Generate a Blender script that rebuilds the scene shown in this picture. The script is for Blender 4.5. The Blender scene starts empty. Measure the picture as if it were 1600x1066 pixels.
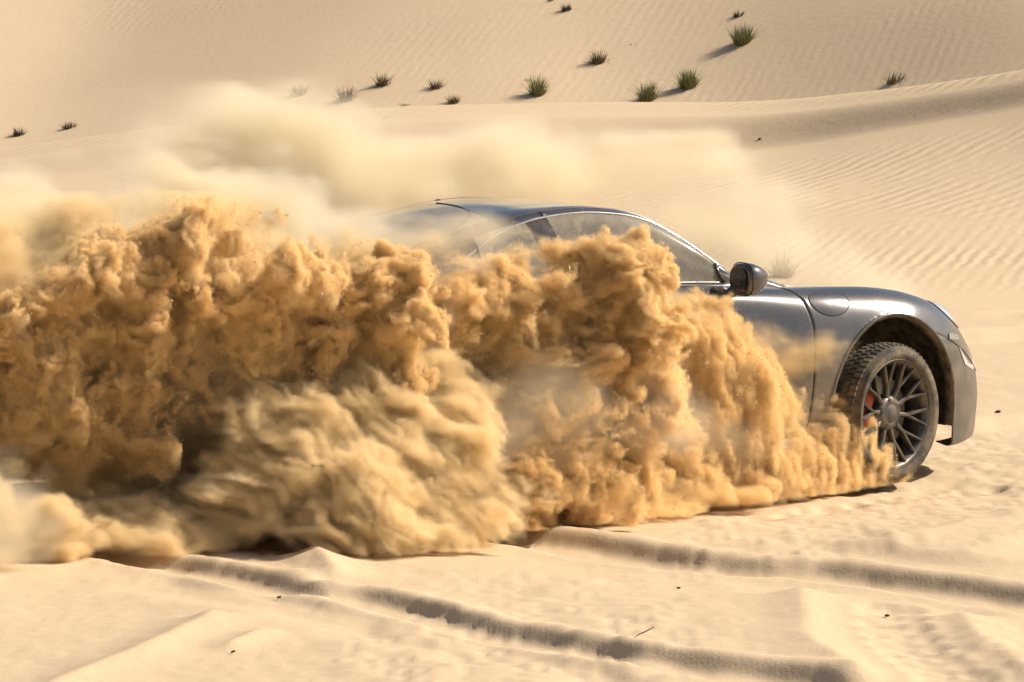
import bpy, math, random
import numpy as np

# ------------------------------------------------------------------ scene, camera, light
S = bpy.context.scene
COL = S.collection
RAD = math.radians

CAM_H = 2.6                       # camera height above the flat sand, metres
FPX = 6850.0                      # focal length in photo pixels (photo is 1600 px wide)
PITCH = math.atan(588 / FPX)      # looking slightly down

cam = bpy.data.cameras.new('camera')
cam.sensor_width = 36.0
cam.lens = 36.0 * FPX / 1600.0
cam.clip_start = 0.1
cam.clip_end = 3000.0
cam_ob = bpy.data.objects.new('camera', cam)
COL.objects.link(cam_ob)
cam_ob.location = (0, 0, CAM_H)
cam_ob.rotation_euler = (math.pi / 2 - PITCH, 0, 0)
S.camera = cam_ob

SUN_ELEV = RAD(42)
SUN_AZ = RAD(80)                  # clockwise from +Y (away from the camera) towards +X (right)
sun_dir = np.array([math.sin(SUN_AZ) * math.cos(SUN_ELEV), math.cos(SUN_AZ) * math.cos(SUN_ELEV), math.sin(SUN_ELEV)])

world = bpy.data.worlds.new('World')
S.world = world
world.use_nodes = True
wn = world.node_tree
bg = wn.nodes['Background']
sky = wn.nodes.new('ShaderNodeTexSky')
sky.sky_type = 'NISHITA'
sky.sun_disc = False
sky.sun_elevation = SUN_ELEV
sky.sun_rotation = SUN_AZ
sky.dust_density = 3.0
sky.air_density = 1.0
wn.links.new(sky.outputs[0], bg.inputs[0])
bg.inputs[1].default_value = 0.085

sun = bpy.data.lights.new('sun', 'SUN')
sun.energy = 5.0
sun.angle = RAD(0.6)
sun.color = (1.0, 0.93, 0.82)
sun_ob = bpy.data.objects.new('sun', sun)
COL.objects.link(sun_ob)
from mathutils import Vector, Matrix
sun_ob.rotation_euler = Vector(-sun_dir).to_track_quat('-Z', 'Y').to_euler()
sun_ob.location = (20, 30, 30)

S.view_settings.view_transform = 'Standard'
S.view_settings.look = 'None'
S.view_settings.gamma = 1.0
S.view_settings.use_curve_mapping = False
S.view_settings.exposure = 0.36

S.render.engine = 'CYCLES'
S.cycles.use_denoising = True
S.cycles.denoiser = 'OPENIMAGEDENOISE'
S.cycles.max_bounces = 12
S.cycles.diffuse_bounces = 3
S.cycles.glossy_bounces = 3
S.cycles.transmission_bounces = 4
S.cycles.transparent_max_bounces = 12
S.cycles.volume_bounces = 4
S.cycles.use_adaptive_sampling = True
S.cycles.adaptive_threshold = 0.03
S.cycles.volume_step_rate = 2.0
S.cycles.volume_max_steps = 512
S.cycles.sample_clamp_indirect = 6.0

# ------------------------------------------------------------------ helpers
rng = np.random.default_rng(7)


def ray(px, py):
    a = (px - 800) / FPX
    b = -(py - 533) / FPX
    return np.array([a, math.cos(PITCH) + b * math.sin(PITCH), -math.sin(PITCH) + b * math.cos(PITCH)])


def at(px, py, Y):
    """photo pixel -> point at ground distance Y"""
    r = ray(px, py)
    return np.array([0, 0, CAM_H]) + r * (Y / r[1])


def gr(px, py, z=0.0):
    """photo pixel -> point where its ray meets the level z"""
    r = ray(px, py)
    return np.array([0, 0, CAM_H]) + r * ((z - CAM_H) / r[2])


_tab = np.random.default_rng(3).random((256, 256)).astype(np.float32)


def vn2(x, y):
    """smooth value noise in the plane, 0..1"""
    x = np.asarray(x, float); y = np.asarray(y, float)
    xi = np.floor(x).astype(int); yi = np.floor(y).astype(int)
    u = x - xi; v = y - yi
    u = u * u * u * (u * (6 * u - 15) + 10); v = v * v * v * (v * (6 * v - 15) + 10)
    a = _tab[xi & 255, yi & 255]; b = _tab[(xi + 1) & 255, yi & 255]
    c = _tab[xi & 255, (yi + 1) & 255]; d = _tab[(xi + 1) & 255, (yi + 1) & 255]
    return (a * (1 - u) + b * u) * (1 - v) + (c * (1 - u) + d * u) * v


def sstep(a, b, x):
    t = np.clip((np.asarray(x, float) - a) / (b - a), 0, 1)
    return t * t * (3 - 2 * t)


def mesh_arrays(name, V, quads, smooth=True):
    me = bpy.data.meshes.new(name)
    V = np.asarray(V, np.float32); quads = np.asarray(quads, np.int32)
    n = quads.shape[1]
    me.vertices.add(len(V)); me.vertices.foreach_set('co', V.ravel())
    me.loops.add(quads.size); me.loops.foreach_set('vertex_index', quads.ravel())
    me.polygons.add(len(quads))
    me.polygons.foreach_set('loop_start', np.arange(0, quads.size, n, dtype=np.int32))
    me.polygons.foreach_set('loop_total', np.full(len(quads), n, np.int32))
    me.polygons.foreach_set('use_smooth', np.full(len(quads), smooth))
    me.update(calc_edges=True)
    return me


def link(name, me, mat, parent=None, smooth=None):
    ob = bpy.data.objects.new(name, me)
    COL.objects.link(ob)
    if mat is not None and me is not None and not me.materials:
        me.materials.append(mat)
    if parent is not None:
        ob.parent = parent
    return ob


def tag(o, label, cat, group=None):
    o['label'] = label
    o['category'] = cat
    if group:
        o['group'] = group
    return o


def new_mat(name):
    m = bpy.data.materials.new(name)
    m.use_nodes = True
    nt = m.node_tree
    return m, nt, nt.nodes['Principled BSDF'], nt.nodes['Material Output']


def nd(nt, typ, **kw):
    n = nt.nodes.new(typ)
    for k, v in kw.items():
        setattr(n, k, v)
    return n


def mathn(nt, op, a, b=None, clamp=False):
    n = nt.nodes.new('ShaderNodeMath'); n.operation = op; n.use_clamp = clamp
    for i, v in enumerate((a, b)):
        if v is None:
            continue
        if isinstance(v, (int, float)):
            n.inputs[i].default_value = v
        else:
            nt.links.new(v, n.inputs[i])
    return n.outputs[0]


def mixc(nt, fac, c1, c2):
    n = nt.nodes.new('ShaderNodeMix'); n.data_type = 'RGBA'
    for sock, v in ((n.inputs[0], fac), (n.inputs[6], c1), (n.inputs[7], c2)):
        if isinstance(v, (int, float)):
            sock.default_value = v
        elif isinstance(v, tuple):
            sock.default_value = v + (1,) if len(v) == 3 else v
        else:
            nt.links.new(v, sock)
    return n.outputs[2]


def noise_n(nt, vec, scale, detail=3, rough=0.55, dist=0.0):
    n = nt.nodes.new('ShaderNodeTexNoise')
    n.inputs['Scale'].default_value = scale; n.inputs['Detail'].default_value = detail
    n.inputs['Roughness'].default_value = rough; n.inputs['Distortion'].default_value = dist
    if vec is not None:
        nt.links.new(vec, n.inputs['Vector'])
    return n.outputs[0]


# ------------------------------------------------------------------ sand ground
SAND_A = (0.525, 0.388, 0.243)
SAND_B = (0.58, 0.44, 0.285)


def sand_material():
    m, nt, b, out = new_mat('sand')
    L = nt.links.new
    tc = nd(nt, 'ShaderNodeNewGeometry').outputs['Position']
    big = noise_n(nt, tc, 0.35, 4)
    fine = noise_n(nt, tc, 9.0, 5, 0.6)
    col = mixc(nt, big, SAND_A, SAND_B)
    col = mixc(nt, mathn(nt, 'MULTIPLY', fine, 0.35), col, (0.46, 0.33, 0.19))
    grit = noise_n(nt, tc, 60.0, 2)
    col = mixc(nt, mathn(nt, 'MULTIPLY', sst(nt, grit, 0.66, 0.76), 0.35), col, (0.30, 0.20, 0.11))
    L(col, b.inputs['Base Color'])
    b.inputs['Roughness'].default_value = 0.95
    b.inputs['Specular IOR Level'].default_value = 0.15
    # wind ripples: banded, distorted, only where the attribute says so
    at1 = nd(nt, 'ShaderNodeAttribute', attribute_name='ripple').outputs['Fac']
    at2 = nd(nt, 'ShaderNodeAttribute', attribute_name='ripple2').outputs['Fac']

    def band(angle, per, dist, dscale):
        mp = nd(nt, 'ShaderNodeMapping'); mp.vector_type = 'POINT'
        mp.inputs['Rotation'].default_value = (0, 0, angle)
        L(tc, mp.inputs['Vector'])
        w = nd(nt, 'ShaderNodeTexWave', wave_type='BANDS', bands_direction='Y', wave_profile='SIN')
        w.inputs['Scale'].default_value = 0.314 / per      # wave texture: 20/(2 pi) bands per unit at scale 1
        w.inputs['Distortion'].default_value = dist
        w.inputs['Detail'].default_value = 2.0
        w.inputs['Detail Scale'].default_value = dscale
        L(mp.outputs[0], w.inputs['Vector'])
        return w.outputs['Fac']
    r1 = mathn(nt, 'MULTIPLY', band(RAD(133), 0.17, 3.0, 1.1), at1)
    r2 = mathn(nt, 'MULTIPLY', band(RAD(106), 0.125, 2.6, 1.6), at2)
    fade = sst(nt, noise_n(nt, tc, 0.9, 3, 0.6), 0.32, 0.62)
    r1 = mathn(nt, 'MULTIPLY', r1, fade); r2 = mathn(nt, 'MULTIPLY', r2, mathn(nt, 'ADD', 0.25, fade))
    rip = mathn(nt, 'MULTIPLY', mathn(nt, 'ADD', r1, mathn(nt, 'MULTIPLY', r2, 0.6)), 0.011)
    g1 = mathn(nt, 'MULTIPLY', noise_n(nt, tc, 14.0, 5, 0.58), 0.0042)
    g2 = mathn(nt, 'MULTIPLY', noise_n(nt, tc, 90.0, 2), 0.0011)
    hgt = mathn(nt, 'ADD', rip, mathn(nt, 'ADD', g1, g2))
    bp = nd(nt, 'ShaderNodeBump'); bp.inputs['Strength'].default_value = 1.0; bp.inputs['Distance'].default_value = 1.0
    L(hgt, bp.inputs['Height']); L(bp.outputs[0], b.inputs['Normal'])
    return m


def sst(nt, v, a, b):
    n = nt.nodes.new('ShaderNodeMapRange'); n.interpolation_type = 'SMOOTHSTEP'
    n.inputs['From Min'].default_value = a; n.inputs['From Max'].default_value = b
    nt.links.new(v, n.inputs['Value'])
    return n.outputs[0]


M_SAND = sand_material()
YC = 46.0
_cp = np.array([(-900, 262), (-400, 250), (0, 232), (200, 205), (400, 182), (600, 168), (800, 159), (1000, 161), (1100, 160),
                (1200, 156), (1300, 148), (1400, 138), (1500, 124), (1600, 106), (1800, 70), (2200, 30), (2800, 10)], float)


def crest_y(X):
    """the crest of the near dune comes towards the camera on the right"""
    X = np.asarray(X, float)
    T = 12 * np.tanh(X / 12)
    return YC + 0.25 * np.sin(X * 0.9) - (0.41 * T + 0.25 * np.sqrt(T * T + 6) - 0.61)


_cX = (_cp[:, 0] - 800) / FPX * YC
for _k in range(8):
    _cX = (_cp[:, 0] - 800) / FPX * crest_y(_cX)
_cZ = CAM_H - (_cp[:, 1] + 55) / FPX * crest_y(_cX)


def smooth_interp(x, xs, ys, w):
    return (np.interp(x - w, xs, ys) + np.interp(x - w / 2, xs, ys) + np.interp(x, xs, ys) + np.interp(x + w / 2, xs, ys) + np.interp(x + w, xs, ys)) / 5


def dune_height(X, Y):
    X = np.asarray(X, float); Y = np.asarray(Y, float)
    zc = smooth_interp(X, _cX, _cZ, 0.5)
    yc = crest_y(X)
    # steep brow just under the crest, higher to the right
    brow = smooth_interp(X, [-6, -2.5, 0, 2, 4, 6], [0.14, 0.24, 0.38, 0.36, 0.24, 0.20], 0.9)
    bw = smooth_interp(X, [-6, -2.5, 0, 2, 4, 6], [1.6, 1.4, 1.25, 0.9, 0.45, 0.40], 0.9)
    top = smooth_interp(X, [-6, 0, 2.5, 5], [1.2, 1.5, 1.0, 0.45], 0.9)        # width of the bright rounded top
    foot = 33.5 + 0.25 * X
    t = np.clip((Y - foot) / (yc - top - bw - foot), 0, 1)
    ramp = (0.65 * t + 0.35 * t * t) * (zc - brow - 0.10)
    ramp = np.where(Y < foot, 0, ramp * sstep(0, 0.18, t) + ramp * 0)
    z = ramp + brow * sstep(yc - top - bw, yc - top, Y) + 0.10 * sstep(yc - top - 0.2, yc, Y)
    # behind the crest: a small dip, then the far dune face
    zf = zc - 0.10 + 0.29 * np.clip(Y - yc - 1.2, 0, None)
    zf = zf + 0.05 * np.clip(X, -12, 12) * sstep(yc + 0.6, yc + 4, Y) * 0.5
    zf = zf + 0.12 * np.sin(X * 0.55 + 0.6) * sstep(yc + 1, yc + 6, Y)
    cap = 5.6 + 0.9 * np.sin(X * 0.08 + 1.0) + 0.5 * np.sin(X * 0.21)
    zf = np.where(zf > cap - 1.2, cap - 1.2 * np.exp(-(np.clip(zf - cap + 1.2, 0, None)) / 1.2), zf)
    zf = zf + 2.5 * (vn2(X * 0.02 + 5, Y * 0.02) - 0.5) * sstep(70, 120, Y)
    k = sstep(yc - 0.05, yc + 1.1, Y)
    return z * (1 - k) + zf * k


def poly_dist(X, Y, pts):
    """signed distance to a polyline (+ on its far side) and how far along"""
    best = np.full(X.shape, 1e9); sgn = np.zeros(X.shape); par = np.zeros(X.shape)
    acc = 0.0
    for (x0, y0), (x1, y1) in zip(pts[:-1], pts[1:]):
        dx, dy = x1 - x0, y1 - y0
        l = math.hypot(dx, dy)
        t = np.clip(((X - x0) * dx + (Y - y0) * dy) / (l * l), 0, 1)
        qx = X - x0 - t * dx; qy = Y - y0 - t * dy
        d = np.hypot(qx, qy)
        c = (dx * qy - dy * qx) / l
        m = d < best
        best = np.where(m, d, best); sgn = np.where(m, np.sign(c), sgn); par = np.where(m, acc + t * l, par)
        acc += l
    return best * sgn, par, acc


def spline_pts(pp, n=6):
    P = np.array([gr(a, b)[:2] for a, b in pp])
    out = []
    for i in range(len(P) - 1):
        p0 = P[max(i - 1, 0)]; p1 = P[i]; p2 = P[i + 1]; p3 = P[min(i + 2, len(P) - 1)]
        for k in range(n):
            t = k / n
            out.append(0.5 * ((2 * p1) + (-p0 + p2) * t + (2 * p0 - 5 * p1 + 4 * p2 - p3) * t * t + (-p0 + 3 * p1 - 3 * p2 + p3) * t ** 3))
    out.append(P[-1])
    return [tuple(o) for o in out]


# wheel ruts and ridges of the foreground: photo pixels on the sand, depth, half width, bank height, kind
RUTS = [
    ([(130, 852), (200, 868), (270, 880), (360, 898), (430, 924), (480, 938)], 0.040, 0.13, 0.026),
    ([(470, 938), (540, 935), (640, 962), (720, 985), (800, 1000), (950, 1028), (1150, 1055), (1330, 1085)], 0.044, 0.14, 0.026),
    ([(700, 822), (810, 834), (900, 846), (1000, 862), (1150, 880), (1270, 885), (1340, 898), (1450, 912), (1600, 940), (1800, 975)], 0.052, 0.17, 0.032),
    ([(1440, 667), (1540, 664), (1620, 658), (1750, 650)], 0.05, 0.22, 0.03),
    ([(1400, 532), (1520, 529), (1640, 523), (1760, 518)], 0.07, 0.30, 0.05),
    ([(1400, 500), (1520, 498), (1640, 494)], 0.03, 0.25, 0.02),
    ([(200, 905), (420, 950), (640, 1000), (860, 1050), (980, 1085)], 0.018, 0.16, 0.012),
    ([(1260, 755), (1420, 760), (1600, 752)], 0.022, 0.3, 0.015),
]
RIDGES = [  # raised, sharp-topped sand
    ([(335, 962), (300, 990), (240, 1020), (130, 1064), (60, 1095)], 0.05, 0.14),
    ([(490, 858), (510, 885), (525, 912)], 0.07, 0.12),
    ([(1240, 925), (1250, 975), (1285, 1030), (1345, 1072)], 0.05, 0.16),
    ([(1490, 960), (1530, 1000), (1600, 1052), (1660, 1090)], 0.045, 0.14),
    ([(1330, 860), (1440, 845), (1560, 820), (1680, 800)], 0.05, 0.35),
    ([(440, 985), (390, 1005), (345, 1024)], 0.03, 0.07),
    ([(1500, 880), (1580, 850), (1660, 830)], 0.04, 0.3),
]


def ground_height(X, Y):
    X = np.asarray(X, float); Y = np.asarray(Y, float)
    z = dune_height(X, Y)
    flat = 1 - sstep(30, 36, Y)
    wx = X + 0.5 * vn2(X * 0.6, Y * 0.4)
    z = z + flat * (0.05 * (vn2(wx * 0.45 + 3, Y * 0.3) - 0.5) + 0.025 * (vn2(wx * 1.3, Y * 0.9 + 7) - 0.5))
    z = z + (1 - flat) * (0.03 * (vn2(X * 0.8, Y * 0.5) - 0.5))
    near = (1 - sstep(28, 34, Y)) * sstep(10, 13, Y)
    # trampled, wind-scoured surface: small scuffs in patches
    patch = sstep(0.45, 0.75, vn2(X * 0.9 + 11, Y * 0.55 + 2))
    z = z + near * (0.006 + 0.012 * patch) * (vn2(X * 7 + 0.7 * Y, Y * 3.2) - 0.5)
    z = z + near * (0.003 + 0.008 * patch) * (np.abs(vn2(X * 14, Y * 6.5 + 0.6 * X) - 0.5) * 2 - 0.5)
    wob = (vn2(X * 1.7, Y * 1.5 + 9) - 0.5)
    for pp, dep, hw, lip in RUTS:
        pts = spline_pts(pp)
        xs = [p[0] for p in pts]; ys = [p[1] for p in pts]
        msk = (X > min(xs) - 1.5) & (X < max(xs) + 1.5) & (Y > min(ys) - 1.5) & (Y < max(ys) + 1.5)
        if not msk.any():
            continue
        s, par, tot = poly_dist(X[msk], Y[msk], pts)
        s = s + 0.06 * wob[msk] + 0.015 * (vn2(X[msk] * 9, Y[msk] * 5) - 0.5)
        end = sstep(0, 0.25, par) * sstep(0, 0.25, tot - par)
        d = s * s
        far = s > 0
        rut = -dep * np.exp(-(np.abs(s) / hw) ** np.where(far, 7.0, 2.2)) + lip * np.where(far, 1.0, 0.35) * np.exp(-((np.abs(s) - hw * 1.5) / (hw * 0.6)) ** 2)
        z[msk] += rut * end
    for pp, hh, hw in RIDGES:
        pts = spline_pts(pp)
        xs = [p[0] for p in pts]; ys = [p[1] for p in pts]
        msk = (X > min(xs) - 1.2) & (X < max(xs) + 1.2) & (Y > min(ys) - 1.2) & (Y < max(ys) + 1.2)
        if not msk.any():
            continue
        s, par, tot = poly_dist(X[msk], Y[msk], pts)
        s = s + 0.06 * wob[msk]
        end = sstep(0, 0.2, par) * sstep(0, 0.2, tot - par)
        z[msk] += hh * end * np.exp(-(np.abs(s) / hw) ** 1.3)
    # a line of footprints, lower right
    fp = spline_pts([(1388, 950), (1400, 985), (1430, 1020), (1480, 1055), (1520, 1085)], 5)
    for i, (fx, fy) in enumerate(fp):
        ox = 0.05 if i % 2 else -0.05
        q = ((X - fx - ox) / 0.075) ** 2 + ((Y - fy) / 0.11) ** 2
        z = z - 0.016 * np.exp(-q ** 1.5) + 0.004 * np.exp(-((np.sqrt(q) - 1.5) / 0.4) ** 2)
    fp = [(1180 + 18 * k + 6 * (k % 3), 802 - 2.4 * k + 4 * (k % 2)) for k in range(22)]
    for a, b in fp:
        fx, fy = gr(a, b)[:2]
        q = ((X - fx) / 0.05) ** 2 + ((Y - fy) / 0.10) ** 2
        z = z - 0.018 * np.exp(-q ** 1.5)
    return z


def build_ground():
    ys = [np.linspace(-260, -20, 14), np.linspace(-14, 12, 16), np.linspace(13, 15.4, 20), np.arange(15.5, 24.5, 0.019),
          np.arange(24.54, 34, 0.04), np.arange(34.06, 58, 0.075), np.geomspace(58.3, 900, 60)]
    xs1 = np.concatenate([np.arange(0.01, 3.2, 0.02), np.arange(3.22, 7.2, 0.06), np.geomspace(7.4, 700, 40)])
    ys = np.concatenate(ys)
    xs = np.concatenate([-xs1[::-1], xs1])
    X, Y = np.meshgrid(xs, ys)
    Z = ground_height(X, Y)
    ny, nx = X.shape
    V = np.stack([X, Y, Z], -1).reshape(-1, 3)
    i = np.arange(ny - 1)[:, None] * nx + np.arange(nx - 1)[None, :]
    Q = np.stack([i, i + 1, i + 1 + nx, i + nx], -1).reshape(-1, 4)
    me = mesh_arrays('sand_ground', V, Q)
    # ripple strength over the dunes
    brow_lo = YC - 2.6
    r1 = sstep(35, 38, Y) * (0.35 + 0.65 * sstep(0.25, 0.6, vn2(X * 0.35 + 2, Y * 0.3)))
    yc = crest_y(X)
    bw = smooth_interp(X, [-6, -2.5, 0, 2, 4, 6], [1.6, 1.4, 1.25, 0.9, 0.45, 0.40], 0.9); top = smooth_interp(X, [-6, 0, 2.5, 5], [1.2, 1.5, 1.0, 0.45], 0.9)
    r1 = r1 * (1 - 0.97 * sstep(yc - top - bw - 1.2, yc - top - bw - 0.2, Y) * (1 - sstep(yc - top - 0.1, yc - top + 0.5, Y)))
    mixr = sstep(37.5, 41.0, Y + 0.3 * X + 1.6 * (vn2(X * 0.4, Y * 0.4) - 0.5))
    farp = sstep(yc + 0.6, yc + 1.8, Y)
    a1 = (r1 * mixr * (1 - farp)).astype(np.float32)
    a2 = (sstep(34.2, 36.5, Y) * (1 - mixr) + farp * 0.22 * sstep(0.35, 0.7, vn2(X * 0.3 + 9, Y * 0.5))).astype(np.float32)
    for nm, arr in (('ripple', a1), ('ripple2', a2)):
        a = me.attributes.new(nm, 'FLOAT', 'POINT'); a.data.foreach_set('value', arr.ravel())
    ob = link('sand_ground', me, M_SAND)
    ob['kind'] = 'structure'
    ob['label'] = 'rippled golden desert sand with ruts in front and dunes behind'
    return ob


build_ground()


def on_ground(px, py, lo=14.0, hi=70.0):
    """where the ray of a photo pixel first meets the sand"""
    r = ray(px, py)
    ts = np.linspace(lo, hi, 3000) / r[1]
    P = np.array([0, 0, CAM_H])[None, :] + ts[:, None] * r[None, :]
    h = dune_height(P[:, 0], P[:, 1])
    k = np.argmax(P[:, 2] < h)
    p = P[k]
    return np.array([p[0], p[1], float(ground_height(p[:1], p[1:2])[0])])


# ------------------------------------------------------------------ desert plants and litter
def plant_mat(name, c1, c2):
    m, nt, b, out = new_mat(name)
    tc = nd(nt, 'ShaderNodeTexCoord').outputs['Object']
    nt.links.new(mixc(nt, noise_n(nt, tc, 22.0, 2), c1, c2), b.inputs['Base Color'])
    b.inputs['Roughness'].default_value = 0.8
    b.inputs['Specular IOR Level'].default_value = 0.2
    return m


M_GREEN = plant_mat('green_blades', (0.12, 0.125, 0.045), (0.26, 0.245, 0.11))
M_DRY = plant_mat('dry_blades', (0.10, 0.072, 0.035), (0.22, 0.165, 0.085))
M_DARK = plant_mat('dead_twigs', (0.05, 0.037, 0.02), (0.13, 0.10, 0.055))


def tuft_mesh(name, hgt, wid, n, seed, lean=0.0, spread=1.0, blade=0.006):
    r = np.random.default_rng(seed)
    V = []; F = []
    for k in range(n):
        a = r.random() * 2 * math.pi
        rad = wid * 0.28 * math.sqrt(r.random())
        bx, by = rad * math.cos(a), rad * math.sin(a)
        tilt = abs(r.normal(0, 0.38)) * spread
        a2 = a + r.normal(0, 0.6)
        ln = hgt * (0.35 + 0.9 * r.random() ** 1.4)
        dx, dy = math.cos(a2) * math.sin(tilt) + lean, math.sin(a2) * math.sin(tilt)
        dz = math.cos(tilt)
        w = blade * (0.7 + 0.6 * r.random())
        sx, sy = -math.sin(a2 + r.normal(0, 1)) * w, math.cos(a2 + r.normal(0, 1)) * w
        i = len(V)
        p0 = np.array([bx, by, -0.03]); d = np.array([dx, dy, dz])
        p1 = p0 + d * ln * 0.55
        p2 = p0 + d * ln + np.array([dx, dy, -0.35 * tilt]) * ln * 0.25
        s = np.array([sx, sy, 0])
        V += [p0 - s, p0 + s, p1 - s * 0.8, p1 + s * 0.8, p2]
        F += [(i, i + 1, i + 3, i + 2), (i + 2, i + 3, i + 4)]
    me = bpy.data.meshes.new(name)
    me.from_pydata([tuple(v) for v in V], [], F)
    return me


# photo pixel of the foot, height px, width px, kind, blades, label
TUFTS = [
    (1011, 157, 30, 34, 'g', 150, 'upright green grass tuft cut off at its foot by the crest of the near dune'),
    (1075, 136, 30, 34, 'g', 170, 'round green grass tuft with a dark shadow, just up and right of the crest-cut tuft'),
    (840, 150, 32, 30, 'g', 120, 'pale green grass tuft behind the middle of the dune crest, smaller twig beside it'),
    (1160, 66, 32, 40, 'g', 150, 'large green and brown tuft with a long shadow high on the far dune'),
    (935, 97, 22, 30, 'd', 80, 'brown tuft alone on the far dune between the crest tufts and the top edge'),
    (1154, 24, 12, 22, 'k', 50, 'tiny dark tuft right above the large green tuft on the far dune'),
    (885, 17, 14, 20, 'k', 60, 'small black tuft near the top edge of the picture'),
    (860, 2, 8, 16, 'k', 30, 'dark sprig cut by the top edge of the picture'),
    (990, 68, 5, 20, 'd', 25, 'flat dry sprig lying above the lone brown tuft'),
    (598, 133, 22, 26, 'd', 70, 'dry tuft with slanted shadow, highest of the row left of the crest'),
    (681, 138, 18, 26, 'd', 70, 'greyish green dry tuft right of the highest dry tuft of that row'),
    (541, 156, 24, 28, 'k', 80, 'forked dark dry bush on the crest with long thin shadow'),
    (466, 148, 20, 28, 'k', 80, 'dark brown bush with the longest streaked shadow on the left slope'),
    (385, 164, 16, 22, 'd', 60, 'small brown bush just above the dust, left of the streaked shadow bush'),
    (709, 161, 16, 24, 'd', 60, 'low olive tuft half sunk behind the crest line'),
    (632, 163, 6, 30, 'd', 40, 'faint low dry growth flush with the crest line'),
    (28, 212, 16, 18, 'k', 70, 'dark bush at the left edge of the picture above the dust'),
    (108, 200, 14, 26, 'k', 60, 'dark bush trailing a long shadow, second from the left edge'),
    (1398, 128, 18, 40, 'd', 60, 'slanted olive sprig on the right part of the crest'),
    (1222, 432, 40, 40, 'd', 80, 'dry olive tuft standing on the flat sand just beyond the car mirror'),
    (826, 126, 6, 20, 'k', 25, 'little dark twig beside the pale green crest tuft'),
    (1232, 88 + 70, 4, 14, 'd', 14, 'tiny dry stub right of the crest on the near dune'),
]
for i, (px, py, hp, wp, kind, n, label) in enumerate(TUFTS):
    p = on_ground(px, py)
    sc = p[1] / FPX
    m = {'g': M_GREEN, 'd': M_DRY, 'k': M_DARK}[kind]
    me = tuft_mesh('grass_tuft', hp * sc * 1.05, wp * sc, int(n * 3.6), 100 + i, lean=0.25 if label.startswith('slanted') else 0.0,
                   spread=1.0 if kind == 'g' else 1.35, blade=0.0034)
    o = link('grass_tuft', me, m)
    o.location = p
    tag(o, label, 'grass tuft', 'desert tufts on the dunes')

LITTER = [(1006, 1010, 0.10, 65, 'thin straight twig lying on the sand in front, below the car'),
          (1386, 963, 0.035, 20, 'short dark twig at the head of the footprint trail'),
          (436, 937, 0.03, 60, 'dark crumb of wood beside the left rut'),
          (364, 1023, 0.03, 50, 'dark crumb of wood at the end of the small ridge, lower left'),
          (1060, 921, 0.03, 10, 'dark crumb of wood between the two long ruts'),
          (1559, 648, 0.06, 30, 'small dark pebble-like clod right of the front bumper'),
          (1187, 218, 0.06, 25, 'small dark clod on the brown brow of the near dune')]
for px, py, ln, ang, label in LITTER:
    p = on_ground(px, py)
    r = np.random.default_rng(int(px))
    V = []; F = []
    ln = ln * (1.0 if ln > 0.08 else 0.6)
    rad = 0.003 if ln > 0.08 else 0.010 * ln / 0.03 * 0.8
    nseg = 6
    for k in range(nseg + 1):
        t = k / nseg
        c = np.array([(t - 0.5) * ln, 0.004 * math.sin(6 * t), 0.006 + 0.35 * ln * t * math.sin(RAD(ang)) + 0.003 * r.random()])
        rr = rad * (1.0 - 0.5 * abs(2 * t - 1)) * (0.8 + 0.4 * r.random())
        for q in range(6):
            a = q * math.pi / 3
            V.append(tuple(c + np.array([0, math.cos(a) * rr, math.sin(a) * rr])))
        if k:
            for q in range(6):
                a0 = (k - 1) * 6; b0 = k * 6
                F.append((a0 + q, a0 + (q + 1) % 6, b0 + (q + 1) % 6, b0 + q))
    F += [tuple(range(5, -1, -1)), tuple(range(nseg * 6, nseg * 6 + 6))]
    me = bpy.data.meshes.new('twig'); me.from_pydata(V, [], F)
    o = link('clod' if 'clod' in label else 'twig', me, M_DARK)
    o.location = p; o.rotation_euler = (0, 0, RAD(ang) * 0.6)
    tag(o, label, 'clod' if 'clod' in label else 'twig')

# ------------------------------------------------------------------ the car
THETA = RAD(30)
cF = np.array([math.cos(THETA), math.sin(THETA), 0.0])
cL = np.array([-math.sin(THETA), math.cos(THETA), 0.0])
_w = gr(1405, 757)
CAR_O = _w + cL * 0.92            # ground point under the middle of the front axle


def paint_mat():
    m, nt, b, out = new_mat('grey_metallic_paint')
    L = nt.links.new
    pos = nd(nt, 'ShaderNodeTexCoord').outputs['Object']
    n1 = noise_n(nt, pos, 3.0, 5, 0.65)
    n2 = noise_n(nt, pos, 26.0, 4, 0.7)
    sep = nd(nt, 'ShaderNodeSeparateXYZ'); L(pos, sep.inputs[0])
    low = mathn(nt, 'SUBTRACT', 1.0, sst(nt, sep.outputs[2], 0.35, 0.92))
    # settled dust: thicker near the sills, thin film elsewhere
    f = mathn(nt, 'ADD', mathn(nt, 'MULTIPLY', low, 0.36), 0.13)
    f = mathn(nt, 'MULTIPLY', f, mathn(nt, 'ADD', mathn(nt, 'MULTIPLY', n1, 0.9), mathn(nt, 'MULTIPLY', n2, 0.5)), clamp=True)
    spk = sst(nt, noise_n(nt, pos, 150.0, 3, 0.7), 0.60, 0.75)
    f = mathn(nt, 'ADD', f, mathn(nt, 'MULTIPLY', mathn(nt, 'MULTIPLY', spk, n1), 0.35), clamp=True)
    col = mixc(nt, f, (0.060, 0.063, 0.070), (0.42, 0.32, 0.20))
    L(col, b.inputs['Base Color'])
    L(mathn(nt, 'SUBTRACT', 0.75, mathn(nt, 'MULTIPLY', f, 0.9), clamp=True), b.inputs['Metallic'])
    L(mathn(nt, 'ADD', 0.20, mathn(nt, 'MULTIPLY', f, 0.7), clamp=True), b.inputs['Roughness'])
    b.inputs['Coat Weight'].default_value = 1.0
    L(mathn(nt, 'ADD', 0.05, mathn(nt, 'MULTIPLY', f, 0.8), clamp=True), b.inputs['Coat Roughness'])
    return m


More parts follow.
